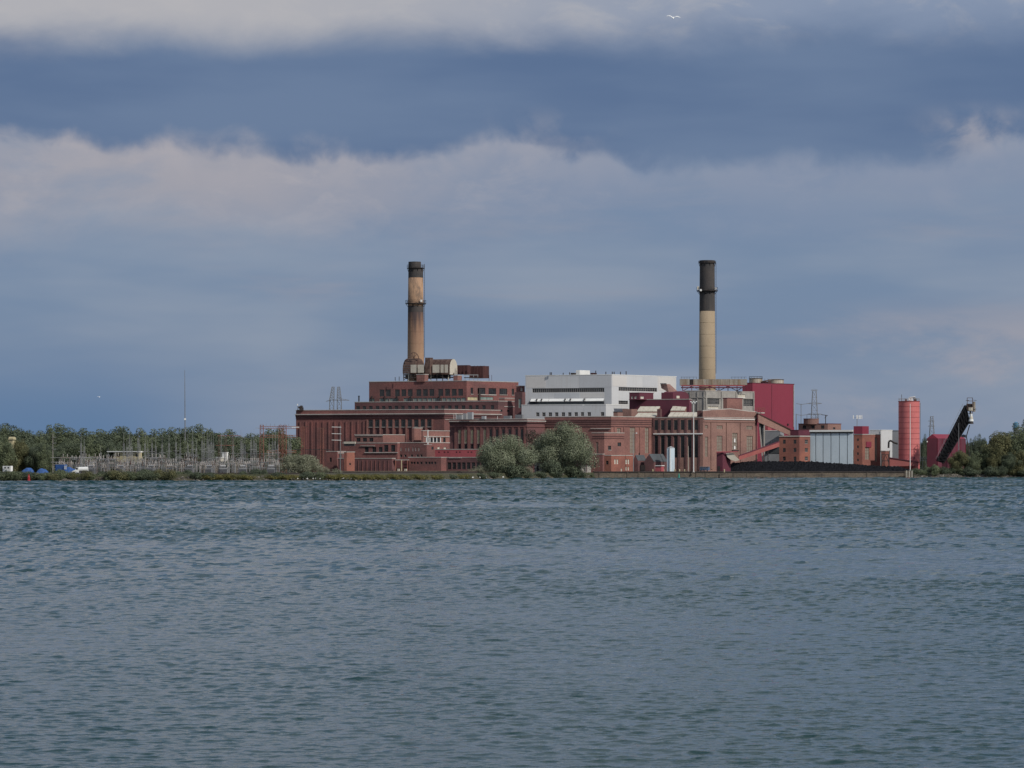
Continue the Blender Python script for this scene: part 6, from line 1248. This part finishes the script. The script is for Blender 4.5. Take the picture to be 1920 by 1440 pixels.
for i in range(6):
    a = i * math.pi / 3; MB().tube((c[0] + 5 * s * math.cos(a), c[1] + 5 * s * math.sin(a), G), (c[0] + 4 * s * math.cos(a), c[1] + 4 * s * math.sin(a), ZZ(802, d)), 0.3).build('leg', MT['steel'], t)
def buoy(label, px, yb, yt, d, mat, r):
    z = 0.0; c = (XX(px, d), d); h = ZZ(yt, d); t = thing('channel_buoy', label, 'buoy', (c[0], c[1], 0)); MB().lathe(c, [(r, -0.6), (r, 0.5), (r * 0.75, 0.7), (r * 0.7, h * 0.6), (r * 0.25, h * 0.85)], 14).build('float', MT[mat], t); MB().lathe(c, [(r * 0.3, h * 0.8), (r * 0.3, h)], 8).build('lantern', MT[mat], t)
buoy('red channel buoy floating off the left bank', 54, 901, 889, 1290, 'red_bright', 0.75); buoy('small green channel buoy floating before the quay wall', 1273, 897, 887, 1540, 'green_bright', 0.6)
# gulls
def gull_standing():
    m = MB(); m.lathe((0, 0), [(0.02, 0.16), (0.12, 0.22), (0.15, 0.30), (0.10, 0.40), (0.09, 0.48), (0.03, 0.54)], 8); m.tube((0.02, 0.05, 0.30), (0.38, 0.0, 0.26), 0.10, 6, 0.02); m.tube((-0.05, 0, 0.47), (-0.17, 0, 0.45), 0.03, 5, 0.005)
    for s_ in (-0.04, 0.04): m.tube((0, s_, 0), (0, s_, 0.2), 0.012)
    return m.mesh('shore_gull', MT['gull'])
gm = gull_standing()
for i in range(34):
    a, b, g_ = ((542, 602, 'at the waterline below the pale silvery bush'), (640, 664, 'at the waterline below the low brick annex'), (842, 945, 'at the waterline left of the round willow'))[i % 3]; px = rv.uniform(a, b); d = float(np.interp(px, [s[0] for s in SHORE], [s[1] for s in SHORE])) + 3.6
    o = bpy.data.objects.new('shore_gull', gm); COL.objects.link(o); o.location = (XX(px, d), d - 0.6, 0.55); o.rotation_euler = (0, 0, rv.uniform(0, 6)); o.scale = (1.5,) * 3; tag(o, 'small white gull standing ' + g_, 'gull', 'gulls ' + g_)
def gull_flying(label, px, py, d, k=1.0, rz=0.0):
    c = PT(px, py, d); t = thing('flying_gull', label, 'gull', c); t.rotation_euler = (R(24), R(5), rz); t.scale = (k, k, k); ORG[t.name] = Vector((0, 0, 0))
    m = MB(); n = 8; prof = [(0.01, -0.30), (0.06, -0.22), (0.09, -0.05), (0.085, 0.08), (0.05, 0.22), (0.015, 0.32)]; vs = []
    for r_, y in prof:
        for i in range(n): a = 2 * math.pi * i / n; vs.append((r_ * math.cos(a), y, r_ * 0.9 * math.sin(a)))
    m.add(vs, [(k2 * n + i, k2 * n + (i + 1) % n, (k2 + 1) * n + (i + 1) % n, (k2 + 1) * n + i) for k2 in range(5) for i in range(n)]); m.build('body', MT['gull'], t, True)
    for sx in (-1, 1):
        st = [(0.05, 0.03, 0.11), (0.25, 0.15, 0.12), (0.42, 0.17, 0.10), (0.58, 0.12, 0.07), (0.68, 0.07, 0.02)]; w = MB(); vs = []
        for x, z, ch in st: vs += [(sx * x, -ch, z), (sx * x, ch, z), (sx * x, ch * 0.6, z + 0.025), (sx * x, -ch, z + 0.02)]
        w.add(vs, [(4 * i + e, 4 * i + (e + 1) % 4, 4 * i + 4 + (e + 1) % 4, 4 * i + 4 + e) for i in range(4) for e in range(4)] + [(0, 1, 2, 3), (16, 17, 18, 19)]); w.build('wing', MT['gull'], t)
gull_flying('white gull gliding high against the pale cloud at the top', 1262, 33.5, 315, 1.12); gull_flying('tiny far white gull over the left wood', 185.5, 744.5, 700, 0.7, 0.9)
